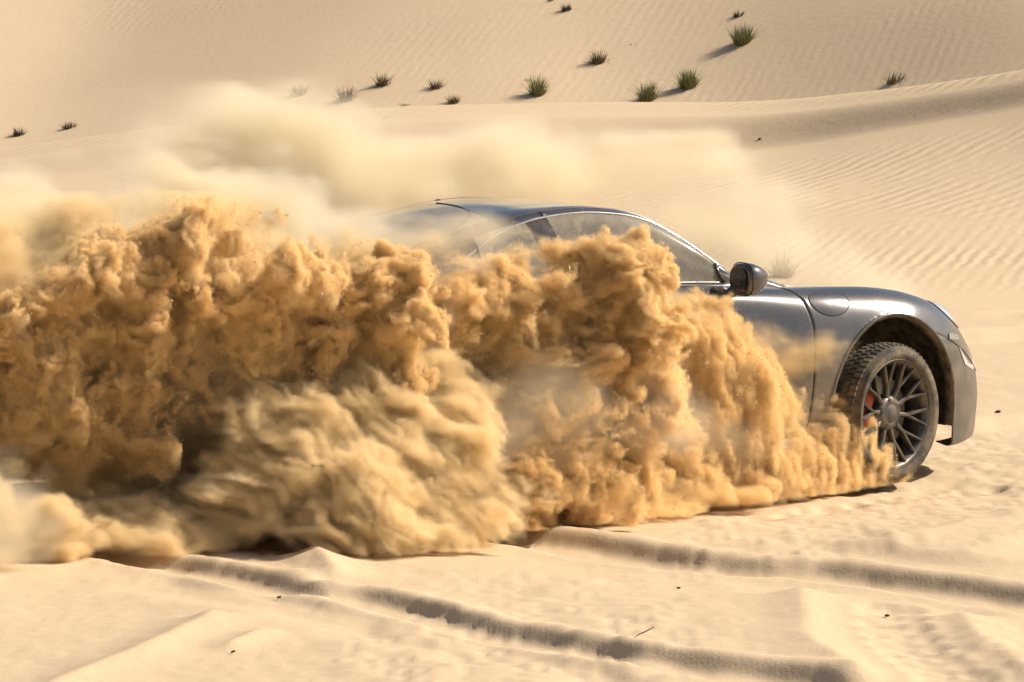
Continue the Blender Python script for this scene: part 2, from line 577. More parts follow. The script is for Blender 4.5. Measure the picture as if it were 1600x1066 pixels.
def simple_mat(name, col, rough=0.5, metal=0.0, dust=0.0, coat=0.0, spec=0.5, scale=14.0):
    m, nt, b, out = new_mat(name)
    pos = nd(nt, 'ShaderNodeTexCoord').outputs['Object']
    n = noise_n(nt, pos, scale, 5, 0.65)
    f = mathn(nt, 'MULTIPLY', sst(nt, n, 0.25, 0.75), dust)
    nt.links.new(mixc(nt, f, col, (0.42, 0.315, 0.19)), b.inputs['Base Color'])
    nt.links.new(mathn(nt, 'ADD', rough, mathn(nt, 'MULTIPLY', f, 0.6), clamp=True), b.inputs['Roughness'])
    nt.links.new(mathn(nt, 'SUBTRACT', metal, mathn(nt, 'MULTIPLY', f, metal), clamp=True), b.inputs['Metallic'])
    b.inputs['Coat Weight'].default_value = coat
    b.inputs['Specular IOR Level'].default_value = spec
    return m


def glass_mat(name, tint):
    m, nt, b, out = new_mat(name)
    nt.nodes.remove(b)
    tr = nd(nt, 'ShaderNodeBsdfTransparent'); tr.inputs[0].default_value = tint + (1,)
    gl = nd(nt, 'ShaderNodeBsdfGlossy'); gl.inputs['Roughness'].default_value = 0.04
    df = nd(nt, 'ShaderNodeBsdfDiffuse'); df.inputs[0].default_value = (0.52, 0.43, 0.30, 1)
    fr = nd(nt, 'ShaderNodeFresnel'); fr.inputs[0].default_value = 1.5
    m1 = nd(nt, 'ShaderNodeMixShader'); m2 = nd(nt, 'ShaderNodeMixShader')
    pos = nd(nt, 'ShaderNodeTexCoord').outputs['Object']
    film = mathn(nt, 'MULTIPLY', noise_n(nt, pos, 5.0, 5, 0.7), 0.75)  # dust film, thickened to stand in for pale reflections in the glass
    nt.links.new(film, m1.inputs[0]); nt.links.new(tr.outputs[0], m1.inputs[1]); nt.links.new(df.outputs[0], m1.inputs[2])
    nt.links.new(mathn(nt, 'ADD', fr.outputs[0], 0.04), m2.inputs[0]); nt.links.new(m1.outputs[0], m2.inputs[1]); nt.links.new(gl.outputs[0], m2.inputs[2])
    nt.links.new(m2.outputs[0], out.inputs['Surface'])
    return m


M_PAINT = paint_mat()
M_BUMPER = simple_mat('dusty_shaded_bumper', (0.060, 0.058, 0.056), 0.42, 0.35, 0.30, coat=0.3, scale=7.0)  # some dust; the darker, duller finish also stands in for shade on the nose
M_BLACK = simple_mat('black_plastic', (0.018, 0.018, 0.019), 0.5, 0, 0.30)
M_GLOSSBLACK = simple_mat('gloss_black', (0.012, 0.012, 0.013), 0.12, 0, 0.18, coat=0.5)
M_LINER = simple_mat('wheel_liner', (0.020, 0.019, 0.018), 0.9, 0, 0.45, spec=0.2)
M_RUBBER = simple_mat('tyre_rubber', (0.022, 0.021, 0.021), 0.75, 0, 0.42, spec=0.3)
M_RIM = simple_mat('dark_alloy', (0.085, 0.08, 0.075), 0.36, 0.8, 0.22)
M_STEEL = simple_mat('brake_steel', (0.30, 0.27, 0.23), 0.45, 0.8, 0.5)
M_RED = simple_mat('red_caliper', (0.42, 0.025, 0.012), 0.4, 0, 0.25)
M_CHROME = simple_mat('bright_trim', (0.62, 0.60, 0.57), 0.18, 1.0, 0.10)
M_SEAM = simple_mat('panel_gap', (0.012, 0.012, 0.012), 0.8, 0, 0.1)
M_GLASS = glass_mat('window_glass', (0.62, 0.66, 0.62))
M_DGLASS = glass_mat('dark_glass', (0.10, 0.11, 0.12))
M_LENS = simple_mat('lamp_lens', (0.55, 0.60, 0.66), 0.06, 0.3, 0.08, coat=1.0)
M_CABIN = simple_mat('cabin_leather', (0.03, 0.028, 0.026), 0.6, 0, 0.35)

car = bpy.data.objects.new('sports_car', None)
COL.objects.link(car)
car.location = CAR_O
car.rotation_euler = (0, 0, THETA)
tag(car, 'dark grey metallic sports coupe half hidden by the sand it throws up', 'car')


def pchip(x, xs, ys):
    xs = np.asarray(xs, float); ys = np.asarray(ys, float)
    if xs[0] > xs[-1]:
        xs = xs[::-1]; ys = ys[::-1]
    h = np.diff(xs); d = np.diff(ys) / h
    m = np.zeros(len(xs))
    for i in range(1, len(xs) - 1):
        if d[i - 1] * d[i] > 0:
            w1 = 2 * h[i] + h[i - 1]; w2 = h[i] + 2 * h[i - 1]
            m[i] = (w1 + w2) / (w1 / d[i - 1] + w2 / d[i])
    m[0] = d[0]; m[-1] = d[-1]
    x = np.clip(x, xs[0], xs[-1])
    k = np.clip(np.searchsorted(xs, x) - 1, 0, len(h) - 1)
    t = (x - xs[k]) / h[k]
    return ((2 * t ** 3 - 3 * t ** 2 + 1) * ys[k] + (t ** 3 - 2 * t ** 2 + t) * h[k] * m[k]
            + (-2 * t ** 3 + 3 * t ** 2) * ys[k + 1] + (t ** 3 - t ** 2) * h[k] * m[k + 1])


def curve(pairs):
    xs, ys = zip(*pairs)
    return lambda x: pchip(np.asarray(x, float), xs, ys)


f_zc = curve([(.90, .50), (.84, .56), (.7, .635), (.5, .725), (.3, .805), (0, .895), (-.3, .95), (-.6, .99), (-.75, 1.05), (-1.0, 1.205), (-1.2, 1.325),
              (-1.35, 1.385), (-1.6, 1.435), (-1.9, 1.437), (-2.2, 1.412), (-2.5, 1.36), (-2.8, 1.27), (-3.1, 1.12), (-3.3, 1.00), (-3.42, .86), (-3.5, .60)])
f_w = curve([(.90, .0), (.885, .22), (.85, .38), (.78, .505), (.68, .615), (.56, .715), (.45, .79), (.3, .868), (.1, .925), (-.1, .932), (-.4, .925), (-.8, .905),
             (-1.2, .898), (-1.6, .905), (-2.0, .935), (-2.3, .955), (-2.6, .952), (-2.9, .915), (-3.15, .82), (-3.35, .62), (-3.46, .35), (-3.5, .0)])
f_zf = curve([(.90, .505), (.8, .585), (.68, .675), (.55, .775), (.4, .865), (.25, .925), (.1, .962), (-.1, .985), (-.3, .992), (-.6, 1.0), (-.9, 1.012), (-1.3, 1.02),
              (-1.8, 1.03), (-2.2, 1.045), (-2.6, 1.03), (-2.9, .98), (-3.2, .88), (-3.4, .76), (-3.5, .60)])
f_yf = curve([(.90, .0), (.86, .26), (.78, .41), (.68, .515), (.5, .62), (.3, .685), (0, .705), (-.4, .72), (-.9, .765), (-1.5, .775), (-2.2, .775), (-2.6, .765), (-2.9, .72), (-3.2, .60), (-3.4, .42), (-3.5, .0)])
f_zb = curve([(.90, .20), (.7, .17), (.45, .16), (.2, .20), (-.4, .26), (-1.2, .27), (-2.0, .27), (-2.8, .27), (-3.2, .32), (-3.5, .40)])
# belt (foot of the glass) and roof rail of the cabin
f_yb = curve([(-.70, .66), (-.9, .735), (-1.3, .735), (-1.8, .735), (-2.2, .72), (-2.5, .66), (-2.8, .56), (-3.1, .46)])
f_zbelt = curve([(-.7, 1.0), (-.9, 1.035), (-1.3, 1.045), (-1.8, 1.06), (-2.2, 1.10), (-2.5, 1.09), (-2.8, 1.05), (-3.1, .96), (-3.4, .82)])
f_yr = curve([(-.70, .58), (-.85, .70), (-1.0, .668), (-1.15, .63), (-1.3, .598), (-1.5, .578), (-1.8, .565), (-2.1, .56), (-2.4, .55), (-2.7, .51), (-3.0, .45), (-3.3, .36)])
f_zr = curve([(-.70, 1.0), (-.85, 1.065), (-1.0, 1.175), (-1.15, 1.275), (-1.3, 1.352), (-1.45, 1.388), (-1.65, 1.402), (-1.9, 1.385), (-2.1, 1.345), (-2.3, 1.29),
              (-2.5, 1.23), (-2.8, 1.13), (-3.1, 1.02), (-3.3, .93)])


def ring(x):
    """control points of one cross-section (half), bottom to middle of the top"""
    w = float(f_w(x)); zf = float(f_zf(x)); yf = min(float(f_yf(x)), w * 0.93); zb = float(f_zb(x)); zc = float(f_zc(x))
    mid = zb + (zf - zb) * 0.52
    t = float(sstep(-0.62, -0.92, x)) * (1 - float(sstep(-2.75, -3.4, x)))
    hood = lambda q: (yf * q, zc + (zf - zc) * q ** 2.6 - 0.012 * math.sin(math.pi * q))
    c6, c7, c8, c9 = hood(.80), hood(.62), hood(.44), hood(.22)
    yb, zbl, yr, zr = (float(f(x)) for f in (f_yb, f_zbelt, f_yr, f_zr))
    zr = min(zr, zc - 0.002)
    g6 = (yb, zbl); g7 = ((yb + yr) / 2 + .022, (zbl + zr) / 2); g8 = (yr, zr)
    g9 = (yr * .60, zr + (zc - zr) * .70)
    mx = lambda a, b: (a[0] * (1 - t) + b[0] * t, a[1] * (1 - t) + b[1] * t)
    flat = float(sstep(.15, .5, x))                       # the bumper flank is flatter and more upright
    return [(w * .80, zb + .005), (w - .035 * min(1, w * 3), zb), (w - .012, zb + .10), (w, mid - .03 * (1 - flat)),
            (w - (.035 - .015 * flat) * min(1, w * 2), zb + (zf - zb) * .76), (yf + (w - yf) * .50, zf - .048 * min(1, w * 2)), (yf * .985, zf), mx(c6, g6), mx(c7, g7), mx(c8, g8), mx(c9, g9), (0, zc)]


NK = 12
NV = 10                              # samples per control interval


def crom(P, n):
    P = np.asarray(P, float)
    Q = np.vstack([2 * P[0] - P[1], P, 2 * P[-1] - P[-2] if False else np.array([[-P[-2][0], P[-2][1]]])])
    out = []
    for i in range(len(P) - 1):
        p0, p1, p2, p3 = Q[i], Q[i + 1], Q[i + 2], Q[i + 3]
        for k in range(n):
            t = k / n
            out.append(0.5 * (2 * p1 + (-p0 + p2) * t + (2 * p0 - 5 * p1 + 4 * p2 - p3) * t * t + (-p0 + 3 * p1 - 3 * p2 + p3) * t ** 3))
    out.append(P[-1])
    return np.array(out)


_tt = np.linspace(0, 1, 60)
XS = np.concatenate([.90 - .335 * _tt ** 2.2, np.linspace(.565, -3.15, 250), -3.5 + .345 * (1 - _tt[1:]) ** 2.2])
RINGS = np.array([crom(ring(x), NV) for x in XS])      # [station, v, (y,z)]
RINGS[..., 0] = np.maximum(RINGS[..., 0], 0)
NX, NVV = RINGS.shape[:2]
Vi = lambda k: int(k * NV)


def surf_y(x, z):
    """half width of the flank at station x and height z"""
    j = np.interp(x, XS[::-1], np.arange(NX)[::-1].astype(float)); j0 = int(min(max(math.floor(j), 0), NX - 2)); a = j - j0
    r = RINGS[j0, Vi(1):Vi(5) + 1] * (1 - a) + RINGS[j0 + 1, Vi(1):Vi(5) + 1] * a
    o = np.argsort(r[:, 1])
    return float(np.interp(z, r[o, 1], r[o, 0]))


def surf_pt(x, v):
    j = np.interp(x, XS[::-1], np.arange(NX)[::-1])
    j0 = int(min(max(math.floor(j), 0), NX - 2)); a = j - j0
    v0 = int(min(max(math.floor(v * NV), 0), NVV - 2)); b = v * NV - v0
    r = (RINGS[j0, v0] * (1 - a) + RINGS[j0 + 1, v0] * a) * (1 - b) + (RINGS[j0, v0 + 1] * (1 - a) + RINGS[j0 + 1, v0 + 1] * a) * b
    return np.array([x, r[0], r[1]])


ARCH = [(0.0, .37, .415, .485), (-2.45, .38, .44, .47)]     # centre x, z, half width, height


def arch_in(x, z):
    m = np.zeros(np.shape(x), bool)
    for cx, cz, rx, rz in ARCH:
        m |= (((x - cx) / rx) ** 2 + (np.maximum(z - cz, 0) / rz) ** 2 < 1)
    return m


DOOR_F = [(-.55, 1.6), (-.52, 2.5), (-.50, 4.0), (-.53, 5.0), (-.595, 6.0), (-.655, 6.7), (-.655, 12)]
EDGES = [(-.60, DOOR_F, .16), (-1.76, [(-1.76, 7.0), (-1.78, 7.1), (-1.86, 9.0), (-1.86, 9.3), (-1.76, 10)], .06), (-1.92, [(-1.90, 7.0), (-1.90, 7.1), (-1.98, 9.0), (-1.98, 9.3), (-1.92, 10)], .06)]


def body_panels():
    X = np.repeat(XS[:, None], NVV, 1)
    vv = np.arange(NVV) / NV
    for x0, line, sg in EDGES:
        off = np.interp(vv, [p[1] for p in line], [p[0] for p in line]) - x0
        X = X + off[None, :] * np.exp(-((XS[:, None] - x0) / sg) ** 2)
    ji = np.interp(X, XS[::-1], np.arange(NX)[::-1].astype(float)); j0 = np.clip(np.floor(ji).astype(int), 0, NX - 2); fr = (ji - j0)
    cc = np.arange(NVV)[None, :] + 0 * j0
    Yh = RINGS[j0, cc, 0] * (1 - fr) + RINGS[j0 + 1, cc, 0] * fr; Z = RINGS[j0, cc, 1] * (1 - fr) + RINGS[j0 + 1, cc, 1] * fr
    flank = np.arange(NVV)[None, :] <= Vi(6) - 3
    inside = arch_in(X, Z) & flank
    # pull the rim vertices out on to the arch line
    Xn, Zn = X.copy(), Z.copy()
    for cx, cz, rx, rz in ARCH:
        m = (((X - cx) / rx) ** 2 + (np.maximum(Z - cz, 0) / rz) ** 2 < 1) & flank
        up = m & (Z > cz)
        s = np.sqrt(((X - cx) / rx) ** 2 + ((Z - cz) / rz) ** 2) + 1e-9
        Xn = np.where(up, cx + (X - cx) / s, Xn); Zn = np.where(up, cz + (Z - cz) / s, Zn)
        dn = m & (Z <= cz)
        Xn = np.where(dn, cx + np.sign(X - cx) * rx, Xn)
    q_in = inside[:-1, :-1] & inside[1:, :-1] & inside[:-1, 1:] & inside[1:, 1:]
    xm = (XS[:-1] + XS[1:])[:, None] / 2 + np.zeros((1, NVV - 1))
    vm = (np.arange(NVV - 1)[None, :] + .5) / NV + np.zeros((NX - 1, 1))
    zm = (Z[:-1, :-1] + Z[1:, 1:]) / 2
    lab = np.full((NX - 1, NVV - 1), 'body', dtype=object)
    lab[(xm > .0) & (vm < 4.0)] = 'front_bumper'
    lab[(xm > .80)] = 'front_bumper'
    lab[(xm < -.60) & (xm > -1.80) & (vm > 1.6) & (vm < 6.7)] = 'door'
    lab[(xm > -.58 - .10 * (1 - ((vm - 6.6) / 5.4 - 1) ** 2)) & (xm < .60) & (vm > 6.6)] = 'bonnet'
    glass = (vm > 7.12) & (vm < 8.88)
    lab[glass & (xm < -.97) & (xm > -1.76)] = 'door_window'
    lab[(vm > 6.9) & (vm < 8.95) & (xm < -1.76) & (xm > -1.92)] = 'pillar'
    lab[glass & (xm < -1.92) & (xm > -2.26)] = 'quarter_window'
    lab[(vm > 9.2) & (xm < -.70) & (xm > -1.22)] = 'windscreen'
    lab[(vm > 9.35) & (xm < -2.12 - .16 * (1 - (vm - 9.35) / 2.65) * 0) & (xm > -2.92)] = 'rear_window'
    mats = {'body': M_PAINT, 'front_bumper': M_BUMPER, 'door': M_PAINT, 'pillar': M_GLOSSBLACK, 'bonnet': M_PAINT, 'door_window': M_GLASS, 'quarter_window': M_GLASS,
            'windscreen': M_GLASS, 'rear_window': M_DGLASS}
    for name, mat in mats.items():
        sides = (-1, 1) if name in ('door', 'pillar', 'door_window', 'quarter_window') else (0,)
        for sd in sides:
            Vs = []; Fs = []
            for sg in ((-1, 1) if sd == 0 else (sd,)):
                ii, jj = np.nonzero((lab == name) & ~q_in)
                quad = np.stack([ii * NVV + jj, (ii + 1) * NVV + jj, (ii + 1) * NVV + jj + 1, ii * NVV + jj + 1], 1)
                if sg > 0:
                    quad = quad[:, ::-1]
                used, inv = np.unique(quad, return_inverse=True)
                P = np.stack([Xn.ravel()[used], sg * Yh.ravel()[used], Zn.ravel()[used]], 1)
                Fs.append(inv.reshape(-1, 4) + sum(len(v) for v in Vs)); Vs.append(P)
            me = mesh_arrays(name, np.vstack(Vs), np.vstack(Fs))
            import bmesh
            bm = bmesh.new(); bm.from_mesh(me)
            bmesh.ops.remove_doubles(bm, verts=bm.verts, dist=0.0006)
            bmesh.ops.dissolve_degenerate(bm, edges=bm.edges, dist=0.0004)
            for fc in bm.faces:
                fc.smooth = True
            bm.normal_update()
            if sum((fc.normal.y * fc.calc_center_median().y + fc.normal.z * (fc.calc_center_median().z - .6)) * fc.calc_area() for fc in bm.faces) < 0:
                bmesh.ops.reverse_faces(bm, faces=bm.faces)
            bm.to_mesh(me); bm.free()
            o = link(name, me, mat, car)
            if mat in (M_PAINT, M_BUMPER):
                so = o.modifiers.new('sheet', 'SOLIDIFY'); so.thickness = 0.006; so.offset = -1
    return lab


body_panels()


def tube(name, pts, rad, mat, parent, n=8, closed=False):
    pts = [np.asarray(p, float) for p in pts]
    V = []; F = []
    m = len(pts)
    for i, p in enumerate(pts):
        a = pts[(i - 1) % m] if (closed or i > 0) else p
        b = pts[(i + 1) % m] if (closed or i < m - 1) else p
        t = (b - a) / (np.linalg.norm(b - a) + 1e-9)
        u = np.cross(t, (0, 0, 1.0)); u = u / (np.linalg.norm(u) + 1e-9) if np.linalg.norm(u) > 1e-4 else np.array([1.0, 0, 0])
        v = np.cross(t, u)
        rr = rad[i] if hasattr(rad, '__len__') else rad
        for k in range(n):
            an = 2 * math.pi * k / n
            V.append(p + rr * (math.cos(an) * u + math.sin(an) * v))
    for i in range(m if closed else m - 1):
        for k in range(n):
            F.append((i * n + k, i * n + (k + 1) % n, ((i + 1) % m) * n + (k + 1) % n, ((i + 1) % m) * n + k))
    if not closed:
        F.append(tuple(range(n - 1, -1, -1))); F.append(tuple(range((m - 1) * n, m * n)))
    me = bpy.data.meshes.new(name); me.from_pydata([tuple(v) for v in V], [], F)
    for p in me.polygons:
        p.use_smooth = True
    return link(name, me, mat, parent)


def lathe(name, prof, mat, parent, n=72, axis='y', arc=(0, 2 * math.pi)):
    """prof: (radius, offset along the axis); turned round the y axis"""
    full = abs(arc[1] - arc[0] - 2 * math.pi) < 1e-6
    m = n if full else n + 1
    V = []; F = []
    for i in range(m):
        a = arc[0] + (arc[1] - arc[0]) * i / n
        for r, o in prof:
            V.append((r * math.cos(a), o, r * math.sin(a)))
    k = len(prof)
    for i in range(n):
        j = (i + 1) % m
        for q in range(k - 1):
            F.append((i * k + q, i * k + q + 1, j * k + q + 1, j * k + q))
    me = bpy.data.meshes.new(name); me.from_pydata(V, [], F)
    for p in me.polygons:
        p.use_smooth = True
    return link(name, me, mat, parent)


# wheel-arch lips and liners, both sides
for sg in (-1, 1):
    for cx, cz, rx, rz in ARCH:
        lipo = []; V = []; F = []
        angs = np.linspace(-0.32, math.pi + 0.32, 60)
        for a in angs:
            if 0 <= a <= math.pi:
                x = cx + rx * math.cos(a); z = cz + rz * math.sin(a)
            else:
                x = cx + math.copysign(rx, math.cos(a)); z = cz - rz * 0.55 * abs(math.sin(a)) * 1.3
            y = surf_y(x, z)
            lipo.append((x, sg * (y - 0.001), z))
            xi = cx + (x - cx) * .965; zi = cz + (z - cz) * .965
            V += [(x, sg * (y + .001), z), (xi, sg * (y - .004), zi), (xi, sg * (y - .07), zi), (cx + (x - cx) * 1.10, sg * (y - .12), cz + (z - cz) * 1.08), (cx + (x - cx) * 1.10, sg * .42, cz + (z - cz) * 1.08)]
        for i in range(len(angs) - 1):
            for q in range(4):
                F.append((i * 5 + q, i * 5 + q + 1, (i + 1) * 5 + q + 1, (i + 1) * 5 + q))
        V.append((cx, sg * .42, cz)); c = len(V) - 1
        for i in range(len(angs) - 1):
            F.append((i * 5 + 4, c, (i + 1) * 5 + 4))
        me = bpy.data.meshes.new('wheel_liner'); me.from_pydata(V, [], F)
        for p in me.polygons:
            p.use_smooth = True
        link('wheel_liner', me, M_LINER, car)
        tube('arch_lip', lipo, 0.0085, M_PAINT, car)

# floor pan closing the car from below
fl = [(.70, .5), (.35, .50), (-.9, .55), (-1.8, .55), (-3.0, .5), (-3.35, .35)]
V = [(x, s * y, .24) for x, y in fl for s in (-1, 1)] + [(x, s * y, .30) for x, y in fl for s in (-1, 1)]
n2 = len(fl) * 2
F = []
for i in range(len(fl) - 1):
    a = 2 * i
    F += [(a, a + 1, a + 3, a + 2), (n2 + a, n2 + a + 2, n2 + a + 3, n2 + a + 1), (a, a + 2, n2 + a + 2, n2 + a), (a + 1, n2 + a + 1, n2 + a + 3, a + 3)]
F += [(0, n2, n2 + 1, 1), (n2 - 2, n2 - 1, 2 * n2 - 1, 2 * n2 - 2)]
me = bpy.data.meshes.new('floor_pan'); me.from_pydata(V, [], F); link('floor_pan', me, M_LINER, car)


def on_body(pairs, sg=-1, off=0.002, n=40, k=5):
    """a line over the body through (x, v) pairs"""
    P = np.array(pairs, float)
    t = np.linspace(0, len(P) - 1, n)
    xs = np.interp(t, np.arange(len(P)), P[:, 0]); vs = np.interp(t, np.arange(len(P)), P[:, 1])
    pad = lambda a: np.convolve(np.pad(a, k, mode='edge'), np.ones(2 * k + 1) / (2 * k + 1), 'valid')
    xs, vs = pad(xs), pad(vs)
    out = []
    for x, v in zip(xs, vs):
        p = surf_pt(x, v)
        out.append(np.array([p[0], sg * p[1], p[2]]))
    return out


for sg in (-1, 1):
    tube('panel_gap', on_body(DOOR_F[-2::-1], sg, n=80, k=1), .0022, M_SEAM, car)
    tube('panel_gap', on_body([(-1.78, 6.7), (-1.80, 5.5), (-1.86, 4.0), (-1.80, 1.7)], sg), .0035, M_SEAM, car)
    tube('panel_gap', on_body([(.60, 11.8), (.58, 9.0), (.50, 7.4), (.2, 6.75), (-.3, 6.6), (-.56, 6.62)], sg, n=60), .003, M_SEAM, car)
    tube('panel_gap', on_body([(.36, 4.0), (.5, 4.0), (.65, 4.0), (.79, 4.0)], sg, k=1), .0032, M_SEAM, car)
    # bright bead round the side glass: rail line and drip line above it
    tube('window_trim', on_body([(-.93, 8.6), (-1.1, 8.95), (-1.3, 8.95), (-1.6, 8.95), (-1.9, 8.92), (-2.15, 8.75), (-2.30, 8.3), (-2.40, 7.9)], sg, n=90), .0065, M_CHROME, car)
    tube('window_edge', on_body([(-2.265, 7.05), (-2.265, 8.9)], sg, k=1), .009, M_GLOSSBLACK, car)
    tube('roof_bead', on_body([(-.86, 9.0), (-1.1, 9.22), (-1.3, 9.25), (-1.6, 9.22), (-1.9, 9.2), (-2.2, 9.15), (-2.5, 9.1)], sg, n=90), .0055, M_PAINT, car)
    tube('window_trim', on_body([(-.93, 7.05), (-1.3, 7.05), (-1.9, 7.05), (-2.2, 7.05)], sg, n=60), .005, M_CHROME, car)
tube('panel_gap', on_body([(-2.10, 11.3), (-2.10, 10.6), (-2.14, 9.9), (-2.3, 9.45), (-2.6, 9.35), (-2.9, 9.4)], -1, n=70), .0035, M_SEAM, car)

# fuel flap on the right front wing
fx, fv = -.375, 4.86


def surf_frame(x, v, sg=-1):
    """point, outward normal of the body at (x, v)"""
    p = surf_pt(x, v); a = surf_pt(x + .01, v) - surf_pt(x - .01, v); b = surf_pt(x, v + .1) - surf_pt(x, v - .1)
    n = np.cross(a, b); n /= np.linalg.norm(n)
    if n[1] + .3 * n[2] < 0:
        n = -n
    k = np.array([1, sg, 1])
    return p * k, n * k


vlen = np.linalg.norm(surf_pt(fx, fv + .3) - surf_pt(fx, fv - .3)) / .6      # metres per unit of v


def patch_disc(name, x0, v0, rx, rz, rise, mat, parent, sg=-1, gap=.0035):
    """an oval lid lying on the body, slightly crowned, in a dark joint"""
    V = []; F = []; n = 40
    vl = np.linalg.norm(surf_pt(x0, v0 + .3) - surf_pt(x0, v0 - .3)) / .6
    lev = (.0, .35, .65, .88, .985)
    for q in lev:
        for k in range(n if q else 1):
            a = 2 * math.pi * k / n
            p, nn = surf_frame(x0 + rx * q * math.cos(a), v0 + rz / vl * q * math.sin(a), sg)
            V.append(tuple(p + nn * (.0025 + rise * (1 - q * q))))
    for k in range(n):
        j = (k + 1) % n
        F.append((0, 1 + k, 1 + j))
        for r in range(len(lev) - 2):
            b = 1 + r * n
            F.append((b + k, b + n + k, b + n + j, b + j))
    me = bpy.data.meshes.new(name); me.from_pydata(V, [], F)
    for p in me.polygons:
        p.use_smooth = True
    o = link(name, me, mat, parent)
    ringp = []
    for a in np.linspace(0, 2 * math.pi, 56, endpoint=False):
        p, nn = surf_frame(x0 + rx * 1.01 * math.cos(a), v0 + rz / vl * 1.01 * math.sin(a), sg)
        ringp.append(p + nn * .0008)
    tube('panel_gap', ringp, gap, M_SEAM, o, closed=True)
    return o


flap = patch_disc('fuel_flap', fx, fv, .115, .075, .006, M_PAINT, car, -1, .003)

# headlamps: oval lenses let into the wing fronts
for sg in (-1, 1):
    hl = patch_disc('headlight', .47, 6.15, .135, .10, .022, M_LENS, car, sg, .004)
    # side marker lamp and slim lamp at the bumper's upper corner
    V = []
    pts = [(.385, .735), (.42, .735), (.50, .718), (.50, .695), (.43, .700), (.385, .710)]
    for o in (.007, -.01):
        for x, z in pts:
            V.append((x, sg * (surf_y(x, z) + o), z))
    F = [tuple(range(6))[::sg], tuple(range(11, 5, -1))[::sg]] + [(k, k + 6, (k + 1) % 6 + 6, (k + 1) % 6) for k in range(6)]
    me = bpy.data.meshes.new('side_marker'); me.from_pydata(V, [], F); link('side_marker', me, M_CHROME, car)
    V = []
    pts = [(.48, .66), (.60, .625), (.73, .575), (.75, .530), (.66, .525), (.54, .565)]
    for o in (.006, -.01):
        for x, z in pts:
            V.append((x, sg * (surf_y(x, z) + o), z))
    me = bpy.data.meshes.new('fog_lamp'); me.from_pydata(V, [], F); link('fog_lamp', me, M_LENS, car)

# door mirrors
for sg in (-1, 1):
    c = np.array([-1.01, sg * 1.035, 1.075])
    V = []; F = []
    nu, nv = 28, 20
    for j in range(nv + 1):
        ph = -math.pi / 2 + math.pi * j / nv
        for k in range(nu):
            a = 2 * math.pi * k / nu
            x = math.sin(ph); r = math.cos(ph)
            ca, sa = math.cos(a), math.sin(a); sq = (abs(ca) ** 3.2 + abs(sa) ** 3.2) ** (-1 / 3.2)
            yy = r * ca * sq; zz = r * sa * sq
            if x < -.35:
                x = -.35 - (abs(x) - .35) * .18; q = (1 - min(1, (abs(x) - .35) / .117) ** 4 * .25); 
            px = x * .112 + .02
            py = yy * .094 * (1 - .15 * max(x, 0)) * sg
            pz = zz * .086 * (1 - .40 * max(x, 0)) + .012 * max(x, 0) - .006
            if zz < 0:
                pz *= .85
            V.append(tuple(c + np.array([px, py, pz])))
    for j in range(nv):
        for k in range(nu):
            F.append((j * nu + k, j * nu + (k + 1) % nu, (j + 1) * nu + (k + 1) % nu, (j + 1) * nu + k)[::sg])
    me = bpy.data.meshes.new('door_mirror'); me.from_pydata(V, [], F)
    for p in me.polygons:
        p.use_smooth = True
    mi = link('door_mirror', me, M_PAINT, car)
    tube('mirror_stalk', [c + np.array([-.0, -sg * .06, -.05]), c + np.array([.0, -sg * .14, -.085]), c + np.array([-.01, -sg * .25, -.085])], [.030, .026, .034], M_GLOSSBLACK, mi)
    sqr = lambda a, w, h: (w * math.cos(a) * (abs(math.cos(a)) ** 3.2 + abs(math.sin(a)) ** 3.2) ** (-1 / 3.2), h * math.sin(a) * (abs(math.cos(a)) ** 3.2 + abs(math.sin(a)) ** 3.2) ** (-1 / 3.2) * (1 if math.sin(a) > 0 else .85) - .005)
    tube('mirror_seam', [c + np.array([-.006, sg * sqr(a, .0945, .0865)[0], sqr(a, .0945, .0865)[1]]) for a in np.linspace(0, 2 * math.pi, 48, endpoint=False)], .0028, M_SEAM, mi, closed=True)
    V = [tuple(c + np.array([-.0352, sg * sqr(a, .072, .064)[0], sqr(a, .072, .064)[1]])) for a in np.linspace(0, 2 * math.pi, 36, endpoint=False)]
    me = bpy.data.meshes.new('mirror_glass'); me.from_pydata(V, [], [tuple(range(36))]); link('mirror_glass', me, M_GLOSSBLACK, mi)
    # small black corner panel in front of the side glass
    tube('mirror_panel', [surf_pt(-.93, 7.1) * np.array([1, sg, 1]), surf_pt(-.965, 7.9) * np.array([1, sg, 1]), surf_pt(-.97, 8.6) * np.array([1, sg, 1])], .011, M_GLOSSBLACK, car)

# wipers lying at the foot of the windscreen
for y0 in (-.35, .25):
    tube('wiper', [(-.60, y0, 1.0), (-.66, y0 + .12, 1.03), (-.70, y0 + .5, 1.05)], [.010, .008, .005], M_BLACK, car)


